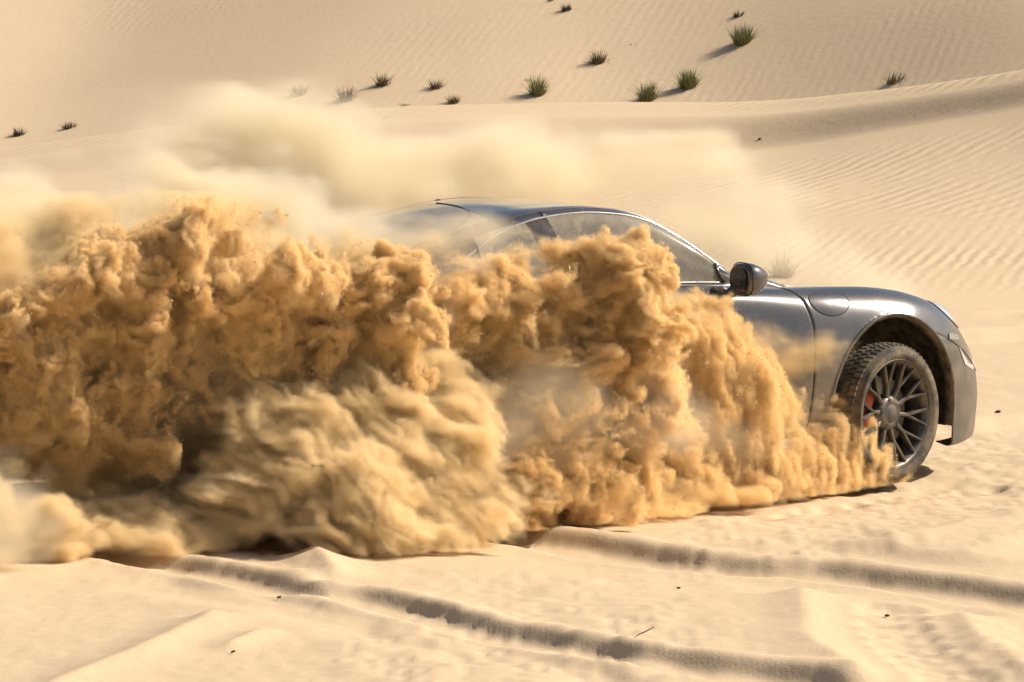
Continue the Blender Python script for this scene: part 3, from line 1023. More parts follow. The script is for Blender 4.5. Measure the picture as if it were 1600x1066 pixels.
# wheels
def wheel(x, y, sg, steer, R, W, rimR):
    w = bpy.data.objects.new('wheel', None); COL.objects.link(w); w.parent = car
    w.location = (x, y, R); w.rotation_euler = (0, 0, steer)
    s = sg                                   # outward along s*y
    h = W / 2
    prof = [(rimR - .004, s * (h - .012)), (rimR + .018, s * (h + .003)), (rimR + .05, s * (h + .008)), (R - .035, s * (h - .002)), (R - .010, s * (h - .022)), (R - .006, s * (h - .05)),
            (R - .004, 0), (R - .006, -s * (h - .05)), (R - .010, -s * (h - .022)), (R - .045, -s * h), (rimR, -s * (h - .01))]
    ty = lathe('tyre', prof, M_RUBBER, w, 96)
    # tread blocks joined on the tyre
    V = []; F = []
    nb = 64
    for k in range(nb):
        for row, (o, wd, sh) in enumerate(((-.088, .036, 0), (-.044, .034, .5), (0, .034, 0), (.044, .034, .5), (.088, .040, 0))):
            a0 = (k + sh) * 2 * math.pi / nb; a1 = a0 + 2 * math.pi / nb * .62
            i = len(V)
            for rr in (R - .014, R + .0035):
                for a, oo in ((a0, o - wd / 2), (a1, o - wd / 2), (a1 + .01, o + wd / 2), (a0 + .01, o + wd / 2)):
                    q = rr - (.008 if abs(o) > .08 and abs(oo) > .09 else 0)
                    V.append((q * math.cos(a), oo, q * math.sin(a)))
            F += [(i + 4, i + 5, i + 6, i + 7), (i, i + 1, i + 5, i + 4), (i + 1, i + 2, i + 6, i + 5), (i + 2, i + 3, i + 7, i + 6), (i + 3, i, i + 4, i + 7)]
    me = bpy.data.meshes.new('tread'); me.from_pydata(V, [], F); tr = link('tread', me, M_RUBBER, ty); tr['kind'] = 'stuff'
    rim = lathe('rim', [(rimR - .022, -s * (h - .01)), (rimR - .03, -s * .02), (rimR - .028, s * (h - .045)), (rimR - .012, s * (h - .022)), (rimR + .006, s * (h - .004)), (rimR + .004, s * (h - .016)), (rimR - .003, s * (h - .03))], M_RIM, w, 96)
    lathe('hub', [(.001, s * (h - .050)), (.034, s * (h - .050)), (.036, s * (h - .044)), (.072, s * (h - .046)), (.090, s * (h - .058)), (.095, s * (h - .10))], M_RIM, rim, 48)
    lathe('hub_cap', [(.001, s * (h - .043)), (.046, s * (h - .0435)), (.054, s * (h - .050))], M_BLACK, rim, 40)
    # ten forked spokes
    def arm(p0, p1, w0, w1, t0, t1):
        Va = []
        for p, ww, tt in ((p0, w0, t0), (p1, w1, t1)):
            d = np.array([p1[0] - p0[0], p1[2] - p0[2]]); d /= np.linalg.norm(d); nx, nz = -d[1], d[0]
            for a, o in ((-1, 0), (-.45, s * .008), (.45, s * .008), (1, 0), (.8, -s * tt), (-.8, -s * tt)):
                Va.append((p[0] + nx * ww * a, p[1] + o, p[2] + nz * ww * a))
        Fa = [(q, (q + 1) % 6, 6 + (q + 1) % 6, 6 + q) for q in range(6)] + [(5, 4, 3, 2, 1, 0), (6, 7, 8, 9, 10, 11)]
        return Va, Fa
    V = []; F = []
    root = (.066, s * (h - .060), 0); knot = (rimR * .50, s * (h - .050), 0)
    for p0, p1, w0, w1, t0, t1 in ((root, knot, .0135, .0105, .03, .026),
                                  (knot, ((rimR - .012) * math.cos(.155), s * (h - .022), (rimR - .012) * math.sin(.155)), .0085, .0075, .026, .03),
                                  (knot, ((rimR - .012) * math.cos(-.155), s * (h - .022), (rimR - .012) * math.sin(-.155)), .0085, .0075, .026, .03)):
        a, b = arm(p0, p1, w0, w1, t0, t1)
        F += [tuple(i + len(V) for i in f) for f in b]; V += a
    me = bpy.data.meshes.new('spoke'); me.from_pydata(V, [], F)
    for k in range(10):
        sp = link('spoke', me, M_RIM, rim); sp.rotation_euler = (0, k * 2 * math.pi / 10 + .13, 0)
    for k in range(5):
        a = k * 2 * math.pi / 5 + .5
        me2 = bpy.data.meshes.new('lug_hole')
        me2.from_pydata([(0.070 * math.cos(a) + .009 * math.cos(b), s * (h - .0445), 0.070 * math.sin(a) + .014 * math.sin(b)) for b in np.linspace(0, 2 * math.pi, 14, endpoint=False)], [], [tuple(range(14))])
        link('lug_hole', me2, M_SEAM, rim)
    lathe('brake_disc', [(.07, s * (h - .105)), (.185, s * (h - .105)), (.187, s * (h - .135)), (.07, s * (h - .135))], M_STEEL, w, 64)
    back = math.pi if True else 0
    lathe('brake_caliper', [(.125, s * (h - .075)), (.21, s * (h - .075)), (.215, s * (h - .09)), (.215, s * (h - .17)), (.125, s * (h - .17)), (.125, s * (h - .075))], M_RED, w, 18, arc=(math.pi - .75, math.pi + .55))
    return w


wheel(-.045, -.80, -1, RAD(17), .354, .25, .272)
wheel(0.0, .80, 1, RAD(17), .350, .25, .262)
wheel(-2.45, -.79, -1, 0, .362, .30, .270)
wheel(-2.45, .79, 1, 0, .362, .30, .270)


# cabin: seats, dashboard, steering wheel
def rbox(name, prof, y0, y1, mat, parent, taper=.9):
    """a padded slab: side profile (x, z) between two y, ends pinched"""
    V = []; F = []
    ysl = [(y0, taper * .9), (y0 + .02, 1), (y1 - .02, 1), (y1, taper * .9)]
    cx = sum(p[0] for p in prof) / len(prof); cz = sum(p[1] for p in prof) / len(prof)
    k = len(prof)
    for y, q in ysl:
        for x, z in prof:
            V.append((cx + (x - cx) * q, y, cz + (z - cz) * q))
    for i in range(3):
        for j in range(k):
            F.append((i * k + j, i * k + (j + 1) % k, (i + 1) * k + (j + 1) % k, (i + 1) * k + j))
    F += [tuple(range(k - 1, -1, -1)), tuple(range(3 * k, 4 * k))]
    me = bpy.data.meshes.new(name); me.from_pydata(V, [], F)
    o = link(name, me, mat, parent)
    b = o.modifiers.new('soft', 'BEVEL'); b.width = .02; b.segments = 3; b.limit_method = 'ANGLE'
    return o


for y in (-.36, .36):
    st = rbox('seat', [(-1.15, .46), (-1.12, .58), (-1.2, .62), (-1.62, .56), (-1.66, .46)], y - .25, y + .25, M_CABIN, car)
    rbox('backrest', [(-1.60, .55), (-1.70, .58), (-1.93, 1.05), (-1.92, 1.12), (-1.84, 1.12), (-1.79, 1.02)], y - .24, y + .24, M_CABIN, st)
    rbox('headrest', [(-1.86, 1.10), (-1.95, 1.10), (-1.98, 1.25), (-1.93, 1.29), (-1.87, 1.24)], y - .12, y + .12, M_CABIN, st)
rbox('dashboard', [(-.66, .70), (-.70, .93), (-.92, .99), (-1.05, .96), (-1.06, .85), (-.95, .70)], -.66, .66, M_CABIN, car)
tube('steering_wheel', [(-1.22 + .06 * math.sin(a), .36 + .18 * math.cos(a), .92 + .17 * math.sin(a)) for a in np.linspace(0, 2 * math.pi, 32, endpoint=False)], .015, M_BLACK, car, closed=True)

# ------------------------------------------------------------------ thrown-up sand
def dust_mat(name, col, aniso):
    m = bpy.data.materials.new(name)
    m.use_nodes = True
    nt = m.node_tree
    nt.nodes.clear()
    out = nt.nodes.new('ShaderNodeOutputMaterial')
    pv = nt.nodes.new('ShaderNodeVolumePrincipled')
    pv.inputs['Color'].default_value = col + (1,)
    pv.inputs['Density'].default_value = 1.0
    pv.inputs['Anisotropy'].default_value = aniso
    nt.links.new(pv.outputs[0], out.inputs['Volume'])
    return m


def volume_object(name, D, lo, hi, mat):
    """a density grid as a real volume: the values ride on points, a Volume Cube node reads them"""
    me = bpy.data.meshes.new(name)
    me.vertices.add(D.size)
    a = me.attributes.new('dens', 'FLOAT', 'POINT')
    a.data.foreach_set('value', np.ascontiguousarray(D, np.float32).ravel())
    me.materials.append(mat)
    ob = bpy.data.objects.new(name, me)
    COL.objects.link(ob)
    ng = bpy.data.node_groups.new(name, 'GeometryNodeTree')
    ng.interface.new_socket('Geometry', in_out='INPUT', socket_type='NodeSocketGeometry')
    ng.interface.new_socket('Geometry', in_out='OUTPUT', socket_type='NodeSocketGeometry')
    N = ng.nodes; L = ng.links.new
    gi = N.new('NodeGroupInput'); go = N.new('NodeGroupOutput')
    vc = N.new('GeometryNodeVolumeCube')
    vc.inputs['Min'].default_value = tuple(lo); vc.inputs['Max'].default_value = tuple(hi)
    for k, q in zip('XYZ', D.shape):
        vc.inputs['Resolution ' + k].default_value = q
    pos = N.new('GeometryNodeInputPosition'); sep = N.new('ShaderNodeSeparateXYZ'); L(pos.outputs[0], sep.inputs[0])

    def fm(op, a, b=None):
        q = N.new('ShaderNodeMath'); q.operation = op
        for i, v in enumerate((a, b)):
            if v is None:
                continue
            if isinstance(v, float):
                q.inputs[i].default_value = v
            else:
                L(v, q.inputs[i])
        return q.outputs[0]

    def im(op, a, b):
        q = N.new('FunctionNodeIntegerMath'); q.operation = op
        for i, v in enumerate((a, b)):
            if isinstance(v, int):
                q.inputs[i].default_value = v
            else:
                L(v, q.inputs[i])
        return q.outputs[0]
    ii = [fm('ROUND', fm('MULTIPLY', fm('SUBTRACT', sep.outputs[ax], float(lo[ax])), float((D.shape[ax] - 1) / (hi[ax] - lo[ax])))) for ax in range(3)]
    k = im('ADD', im('MULTIPLY', im('ADD', im('MULTIPLY', ii[0], D.shape[1]), ii[1]), D.shape[2]), ii[2])
    na = N.new('GeometryNodeInputNamedAttribute'); na.data_type = 'FLOAT'; na.inputs[0].default_value = 'dens'
    si = N.new('GeometryNodeSampleIndex'); si.data_type = 'FLOAT'; si.domain = 'POINT'; si.clamp = True
    L(gi.outputs[0], si.inputs[0]); L(na.outputs[0], si.inputs['Value']); L(k, si.inputs['Index'])
    L(si.outputs[0], vc.inputs['Density'])
    sm = N.new('GeometryNodeSetMaterial'); sm.inputs['Material'].default_value = mat
    L(vc.outputs[0], sm.inputs[0]); L(sm.outputs[0], go.inputs[0])
    mo = ob.modifiers.new('density', 'NODES'); mo.node_group = ng
    ob['kind'] = 'stuff'
    return ob


def bmat(n, cells, r0=0.0):
    """cubic B-spline interpolation matrix, n samples over `cells` lattice cells"""
    t = np.linspace(0, cells, n, endpoint=False)
    i = np.floor(t).astype(int); u = t - i
    m = int(i.max()) + 4
    M = np.zeros((n, m), np.float32)
    w = [(1 - u) ** 3 / 6, (3 * u ** 3 - 6 * u ** 2 + 4) / 6, (-3 * u ** 3 + 3 * u ** 2 + 3 * u + 1) / 6, u ** 3 / 6]
    for k in range(4):
        M[np.arange(n), i + k] += w[k]
    return M


def noise3(shape, size, cell, r):
    """smooth random field, about unit variance; size: metres of the grid, cell: feature size in metres (3)"""
    Ms = [bmat(shape[a], max(size[a] / cell[a], 1.0)) for a in range(3)]
    R = r.standard_normal(tuple(M.shape[1] for M in Ms)).astype(np.float32)
    A = np.tensordot(Ms[0], R, (1, 0))
    A = np.einsum('jb,ibc->ijc', Ms[1], A, optimize=True)
    A = np.einsum('kc,ijc->ijk', Ms[2], A, optimize=True)
    return (A * (1.0 / 0.33)).astype(np.float32)


class Field:
    """a box of voxels in which sand is built up from tapered blobs, then broken up by noise"""

    def __init__(self, lo, hi, vox, seed):
        self.lo = np.array(lo, float)
        self.shape = tuple(int(round((h - l) / vox)) + 1 for l, h in zip(lo, hi))
        self.hi = self.lo + (np.array(self.shape) - 1) * vox
        self.vox = vox
        self.size = self.hi - self.lo
        self.r = np.random.default_rng(seed)
        self.ax = [(self.lo[a] + vox * np.arange(self.shape[a])).astype(np.float32) for a in range(3)]
        self.warp = [np.zeros(self.shape, np.float32) for _ in range(3)]
        self.D = np.zeros(self.shape, np.float32)

    def noise(self, cell):
        c = (cell,) * 3 if np.isscalar(cell) else cell
        return noise3(self.shape, self.size, c, self.r)

    def set_warp(self, *levels):
        """levels: (amplitude m, cell)"""
        self.warp = [np.zeros(self.shape, np.float32) for _ in range(3)]
        self.wmax = 0
        for amp, cell in levels:
            for a in range(3):
                self.warp[a] += amp * self.noise(cell)
            self.wmax += amp * 2.6
        keep, self.r = self.r, np.random.default_rng(77)
        self.eddy = [0.020 * self.noise(0.085) + 0.011 * self.noise(0.036) for a in range(3)]
        self.r = keep

    def gather(self, A, shear=0.0, amp=None, wrp=None):
        """resample a noise field through the eddies (and a lean of x with height)"""
        n0, n1, n2 = self.shape
        i = np.arange(n0, dtype=np.int32)[:, None, None]; j = np.arange(n1, dtype=np.int32)[None, :, None]; k = np.arange(n2, dtype=np.int32)[None, None, :]
        W = self.warp if wrp is None else wrp
        s = np.float32((1.0 if amp is None else amp) / self.vox)
        i = i + (W[0] * s).astype(np.int32) + (np.round(shear * np.arange(n2)).astype(np.int32))[None, None, :]
        j = np.clip(j + (W[1] * s).astype(np.int32), 0, n1 - 1); k = np.clip(k + (W[2] * s).astype(np.int32), 0, n2 - 1)
        i = np.abs(i) % (2 * n0 - 2); i = np.where(i >= n0, 2 * n0 - 2 - i, i)
        return A[i, j, k]

    def turb(self, cell, octs=4, gain=0.6, stretch=(1, 1, 1), mode='fbm', shear=0.0, amp=1.0):
        """broken, folded noise; billow = rounded clumps with sharp creases, ridge = thin sheets, zero mean"""
        T = np.zeros(self.shape, np.float32); g = 1.0; tot = 0.0
        for o in range(octs):
            c = cell * 0.5 ** o
            n = self.noise(tuple(max(c * q, self.vox * 1.35) for q in stretch))
            if mode == 'billow':
                n = (np.abs(n) - 0.75) * 1.5
            elif mode == 'ridge':
                n = (0.75 - np.abs(n)) * 1.5
            T += np.float32(g) * n; tot += g * g; g *= gain
        T *= np.float32(1 / math.sqrt(tot))
        return self.gather(T, shear, amp)

    def start(self):
        self.sd = np.full(self.shape, 9.0, np.float32)

    def cap(self, a, b, r0, r1=None, k=0.03, flat=1.0):
        """tapered capsule a-b; flat squeezes it along Y"""
        a = np.asarray(a, float); b = np.asarray(b, float)
        r1 = r0 if r1 is None else r1
        pad = max(r0, r1) + self.wmax + 0.10
        i0 = np.clip(np.floor((np.minimum(a, b) - pad - self.lo) / self.vox).astype(int), 0, self.shape)
        i1 = np.clip(np.ceil((np.maximum(a, b) + pad - self.lo) / self.vox).astype(int) + 1, 0, self.shape)
        if (i1 - i0 <= 0).any():
            return
        sl = tuple(slice(p, q) for p, q in zip(i0, i1))
        P = []
        for ax in range(3):
            sh = [1, 1, 1]; sh[ax] = -1
            P.append(self.ax[ax][sl[ax]].reshape(sh) + self.warp[ax][sl] - np.float32(a[ax]))
        d = (b - a).astype(np.float32)
        if flat != 1.0:
            P[1] = P[1] / np.float32(flat); d = d / np.array([1, flat, 1], np.float32)
        dd = float((d * d).sum()) + 1e-9
        t = np.clip((P[0] * d[0] + P[1] * d[1] + P[2] * d[2]) / np.float32(dd), 0, 1)
        q = np.sqrt((P[0] - t * d[0]) ** 2 + (P[1] - t * d[1]) ** 2 + (P[2] - t * d[2]) ** 2) - (np.float32(r0) + t * np.float32(r1 - r0))
        s = self.sd[sl]
        if k > 0:
            h = np.clip(0.5 + 0.5 * (s - q) / np.float32(k), 0, 1)
            self.sd[sl] = s * (1 - h) + q * h - np.float32(k) * h * (1 - h)
        else:
            self.sd[sl] = np.minimum(s, q)

    def finish(self, disp, soft, dens, mod=None, trail=0.0, drop=0.0, var=None, bend=0.0):
        """turn the distance field plus displacement into density and add it (by maximum)"""
        m = self.sd < 1.0
        v = -(self.sd + disp) / np.float32(soft)
        v = np.clip(v, 0, 1)
        v = v * v * (3 - 2 * v) * np.float32(dens)
        if mod is not None:
            v = v * mod
        v[~m] = 0
        if drop:                        # sand raining down out of the clumps
            k = np.float32(math.exp(-self.vox / drop))
            for i in range(self.shape[2] - 2, -1, -1):
                np.maximum(v[:, :, i], v[:, :, i + 1] * k, out=v[:, :, i])
        if trail:                       # and trailing off behind them, against the way the car goes
            if var is None:
                K = np.full((self.shape[0], 1, 1), math.exp(-self.vox / trail), np.float32)
            else:
                K = np.exp(np.float32(-self.vox / trail) * np.exp(-0.75 * var))
            for i in range(self.shape[0] - 2, -1, -1):
                np.maximum(v[i], v[i + 1] * K[i], out=v[i])
        if bend:                        # eddies bend the falling and trailing sheets
            v = self.gather(v, 0.0, bend, self.eddy)
        self.D = np.maximum(self.D, v)

    def ground_cut(self, h=0.0):
        z = self.ax[2]
        self.D *= (z > h)[None, None, :]


M_DENSE = dust_mat('airborne_sand', (0.977, 0.745, 0.41), 0.0)
M_MID = dust_mat('sand_veil', (0.986, 0.805, 0.50), 0.0)
M_DUST = dust_mat('fine_dust', (0.984, 0.885, 0.69), 0.15)
rs = np.random.default_rng(21)
J = lambda s: rs.normal(0, s, 3)


def ln(px, pts):
    xs, ys = zip(*pts)
    return float(np.interp(px, xs, ys))


# ---- left field: the breaking wave behind the rear wheel and the fan below it
def left_field():
    F = Field((-2.70, 18.75, 0.0), (0.32, 20.58, 1.58), 0.0102, 5)
    F.set_warp((0.040, 0.22), (0.022, 0.085), (0.010, 0.036))
    big = F.noise(0.24)
    line = F.noise((0.6, 0.022, 0.017))
    TB = F.turb(0.048, 3, 0.86, (0.95, 1, 1.2), 'billow')
    TF = F.turb(0.20, 5, 0.62, (1.7, 1, 0.8), 'fbm')
    crest = [(-80, 520), (0, 505), (60, 490), (130, 470), (170, 440), (260, 405), (350, 385), (430, 410), (480, 410), (530, 430), (600, 425), (640, 450)]
    foot = [(-80, 700), (0, 700), (80, 680), (140, 700), (250, 665), (330, 650), (420, 655), (500, 610), (600, 570), (640, 550)]
    yw = [(-80, 19.25), (0, 19.3), (200, 19.45), (400, 19.62), (640, 19.85)]
    F.start()
    px = -80
    while px < 640:
        ct = ln(px, crest) + rs.normal(0, 18); ft = ln(px, foot) + rs.normal(0, 24); Y = ln(px, yw) + rs.normal(0, .06)
        n = 4
        jx = [rs.normal(0, 9) for _ in range(n + 1)]; jy = [rs.normal(0, .04) for _ in range(n + 1)]
        for q in range(n):
            t0 = q / n; t1 = (q + 1) / n
            a = at(px - 24 + 28 * t0 + jx[q], ft + (ct - ft) * t0, Y + 0.28 * (1 - t0) ** 1.2 + jy[q])
            b = at(px - 24 + 28 * t1 + jx[q + 1], ft + (ct - ft) * t1, Y + 0.28 * (1 - t1) ** 1.2 + jy[q + 1])
            F.cap(a, b, 0.018 + 0.030 * t0 + .012 * rs.random(), 0.022 + 0.036 * t1 + .012 * rs.random(), 0.014)
        for q in range(3):
            t = 0.2 + 0.85 * rs.random()
            c = at(px + rs.normal(0, 10), ft + (ct - ft) * t, Y + 0.28 * max(0, 1 - t) - 0.04 - .05 * rs.random())
            d = c + np.array([0.04 + .05 * rs.random(), -0.02 * rs.random(), 0.02 + .05 * rs.random()])
            F.cap(c, d, 0.018 + .012 * rs.random(), 0.003, 0.010)
        for q in range(7):          # thin spikes shooting up and forward
            t = 0.1 + 1.0 * rs.random()
            c = at(px + rs.normal(0, 9), ft + (ct - ft) * t, Y + 0.28 * max(0, 1 - t) - 0.05 - .05 * rs.random())
            d = c + np.array([0.05 + .06 * rs.random(), -0.01 * rs.random(), 0.04 * rs.normal() + .03])
            F.cap(c, d, 0.012 + .006 * rs.random(), 0.001, 0.008)
        px += 11 + 6 * rs.random()
    for (x0, y0, x1, y1) in [(560, 570, 618, 440), (520, 590, 560, 470), (480, 610, 508, 455), (440, 580, 470, 430), (590, 610, 650, 480), (400, 580, 432, 415), (350, 540, 372, 400), (640, 600, 676, 500),
                             (500, 600, 530, 480), (460, 620, 490, 500), (420, 600, 452, 470), (545, 560, 590, 455), (610, 560, 640, 470)]:
        Y = ln(x0, yw) - .02 + rs.normal(0, .03)
        m = ((x0 + x1) / 2 - 6, (y0 + y1) / 2 + 6)
        F.cap(at(x0, y0, Y + .06), at(m[0], m[1], Y + .01), .042, .026, .02)
        F.cap(at(m[0], m[1], Y + .01), at(x1, y1, Y - .03), .026, .016, .015)
        F.cap(at(x1 - 6, y1 + 4, Y - .03), at(x1 + 12, y1 + 2, Y - .05), .026, .006, .012)
    for px in range(-90, 640, 55):
        ct = ln(px, crest); ft = ln(px, foot); Y = ln(px, yw)
        F.cap(at(px, ct + 45, Y + .24), at(px - 20, ct * .5 + ft * .5, Y + .34), .15, .15, .06)
        F.cap(at(px - 20, ct * .5 + ft * .5, Y + .34), at(px - 30, ft - 10, Y + .42), .14, .08, .06)
    F.finish(0.016 * big - 0.024 * TB + 0.016 * TF, 0.030, 150.0, trail=.012, drop=.020, var=line, bend=1.3)
    return F


def fan_field():
    F = Field((-2.75, 18.72, 0.0), (0.40, 20.60, 1.56), 0.0135, 6)
    F.set_warp((0.040, 0.22), (0.022, 0.085), (0.010, 0.036))
    big = F.noise(0.24)
    TF = F.turb(0.20, 5, 0.62, (1.7, 1, 0.8), 'fbm')
    line = F.noise((0.6, 0.028, 0.024))


    # soft crown above the crest, blown back to the left
    F.start()
    for (x, y, Y, r) in [(620, 440, 20.0, .07), (560, 440, 19.95, .09), (490, 425, 19.9, .12), (400, 375, 19.85, .18), (320, 370, 19.8, .22), (230, 385, 19.75, .23), (150, 415, 19.7, .22), (90, 430, 19.6, .22), (30, 430, 19.6, .24), (-60, 430, 19.6, .26), (270, 330, 19.9, .14), (180, 350, 19.9, .14), (360, 320, 19.95, .12),
                         (650, 420, 20.05, .04), (600, 425, 20.0, .06), (60, 380, 19.8, .16), (-40, 380, 19.8, .18), (120, 370, 19.85, .15)]:
        F.cap(at(x, y, Y), at(x - 60, y + 8, Y + .05), r * .9, r, .08)
    F.finish(0.03 * big + 0.050 * TF - .015, 0.23, 32.0, trail=.04, var=line, bend=1.0)

    # fan thrown low and forward from the rear wheel: long soft streaks over a swelling mound
    TS = F.turb(0.050, 3, 0.80, (0.9, 1.2, 4.0), 'fbm', shear=1.05)
    F.start()
    for k in range(80):
        u = rs.random(); v = rs.random()
        x0 = 440 + 270 * u; y0 = 565 + 60 * u + 18 * rs.normal()
        x1 = 300 + 490 * min(1, max(0, u + .10 * rs.normal())); y1 = 846 - 28 * rs.random()
        Y0 = 20.2 - .1 * v; Y1 = gr(x1, 866)[1] + .12 * rs.random()
        p0 = at(x0, y0, Y0); p1 = at(x1, y1, Y1); p1[2] = max(p1[2], .02)
        pm = (p0 + p1) / 2 + np.array([.07, -.05, .12]) + J(.022)
        pq = (p0 + pm) / 2 + np.array([.02, -.01, .03]); pr = (pm + p1) / 2 + np.array([.05, -.03, .05])
        F.cap(p0, pq, .07, .085, .06); F.cap(pq, pm, .085, .090, .06); F.cap(pm, pr, .090, .08, .06); F.cap(pr, p1, .08, .045, .05)
    px = 480
    while px < 866:      # frayed toes along the ground
        yb = ln(px, [(480, 858), (620, 854), (700, 857), (780, 854), (820, 840), (866, 815)])
        p = gr(px, yb + rs.normal(0, 5)); p[2] = .006
        F.cap(p + np.array([-.12, .14, .12]), p + np.array([.03, 0, .0]), .055, .010, .02)
        px += 9 + 8 * rs.random()
    F.finish(0.018 * big + 0.034 * TS + 0.016 * TF - .008, 0.115, 48.0, trail=.014, var=line, bend=.35)

    # brown hollow under the wave
    F.start()
    for (x, y, Y, r) in [(180, 700, 20.05, .17), (260, 720, 20.1, .19), (340, 720, 20.1, .19), (420, 700, 20.1, .17), (240, 800, 19.85, .15), (330, 810, 19.8, .16), (420, 800, 19.8, .15), (150, 780, 19.9, .15), (470, 760, 20.0, .16),
                         (520, 640, 20.15, .14), (600, 600, 20.2, .12), (100, 740, 20.0, .15), (180, 830, 19.7, .11), (60, 700, 19.9, .15), (300, 670, 20.05, .17), (380, 660, 20.1, .16), (220, 690, 20.0, .16), (290, 690, 19.95, .12)]:
        F.cap(at(x, y, Y), at(x + 40, y + 12, Y), r, r, .06)
    F.finish(0.03 * big + 0.045 * TF - .03, 0.13, 48.0, trail=.03)
    # skirt of sand spreading along the ground
    F.start()
    for (x, y, r) in [(-60, 800, .14), (0, 800, .12), (50, 820, .09), (-40, 850, .12), (30, 860, .08), (100, 800, .07), (90, 850, .06)]:
        p = at(x, y, gr(x, 898)[1] + .35); F.cap(p, p + np.array([.06, .02, -.03]), r, r * .9, .06)
    for x in range(-70, 560, 24):
        p = gr(x, ln(x, [(-70, 893), (60, 886), (110, 878), (200, 868), (330, 868), (480, 866), (560, 862)]) + rs.normal(0, 2)); r = .05 + .04 * rs.random()
        F.cap(p + np.array([0, .10, r * .5]), p + np.array([-.12, .24, r * 1.3]), r, r * 1.2, .05)
        if rs.random() < .5:
            F.cap(p + np.array([0, .12, .05]), p + np.array([.03, .06, .10 + .12 * rs.random()]), .05, .02, .04)
    for x in (150, 175, 200, 225, 250, 275):
        p = gr(x, 872); F.cap(p + np.array([0, .08, .02]), p + np.array([-.05, .2, .08]), .07, .09, .04)
    F.finish(0.03 * TF + 0.012 * TS, 0.07, 46.0, trail=.03)
    return F


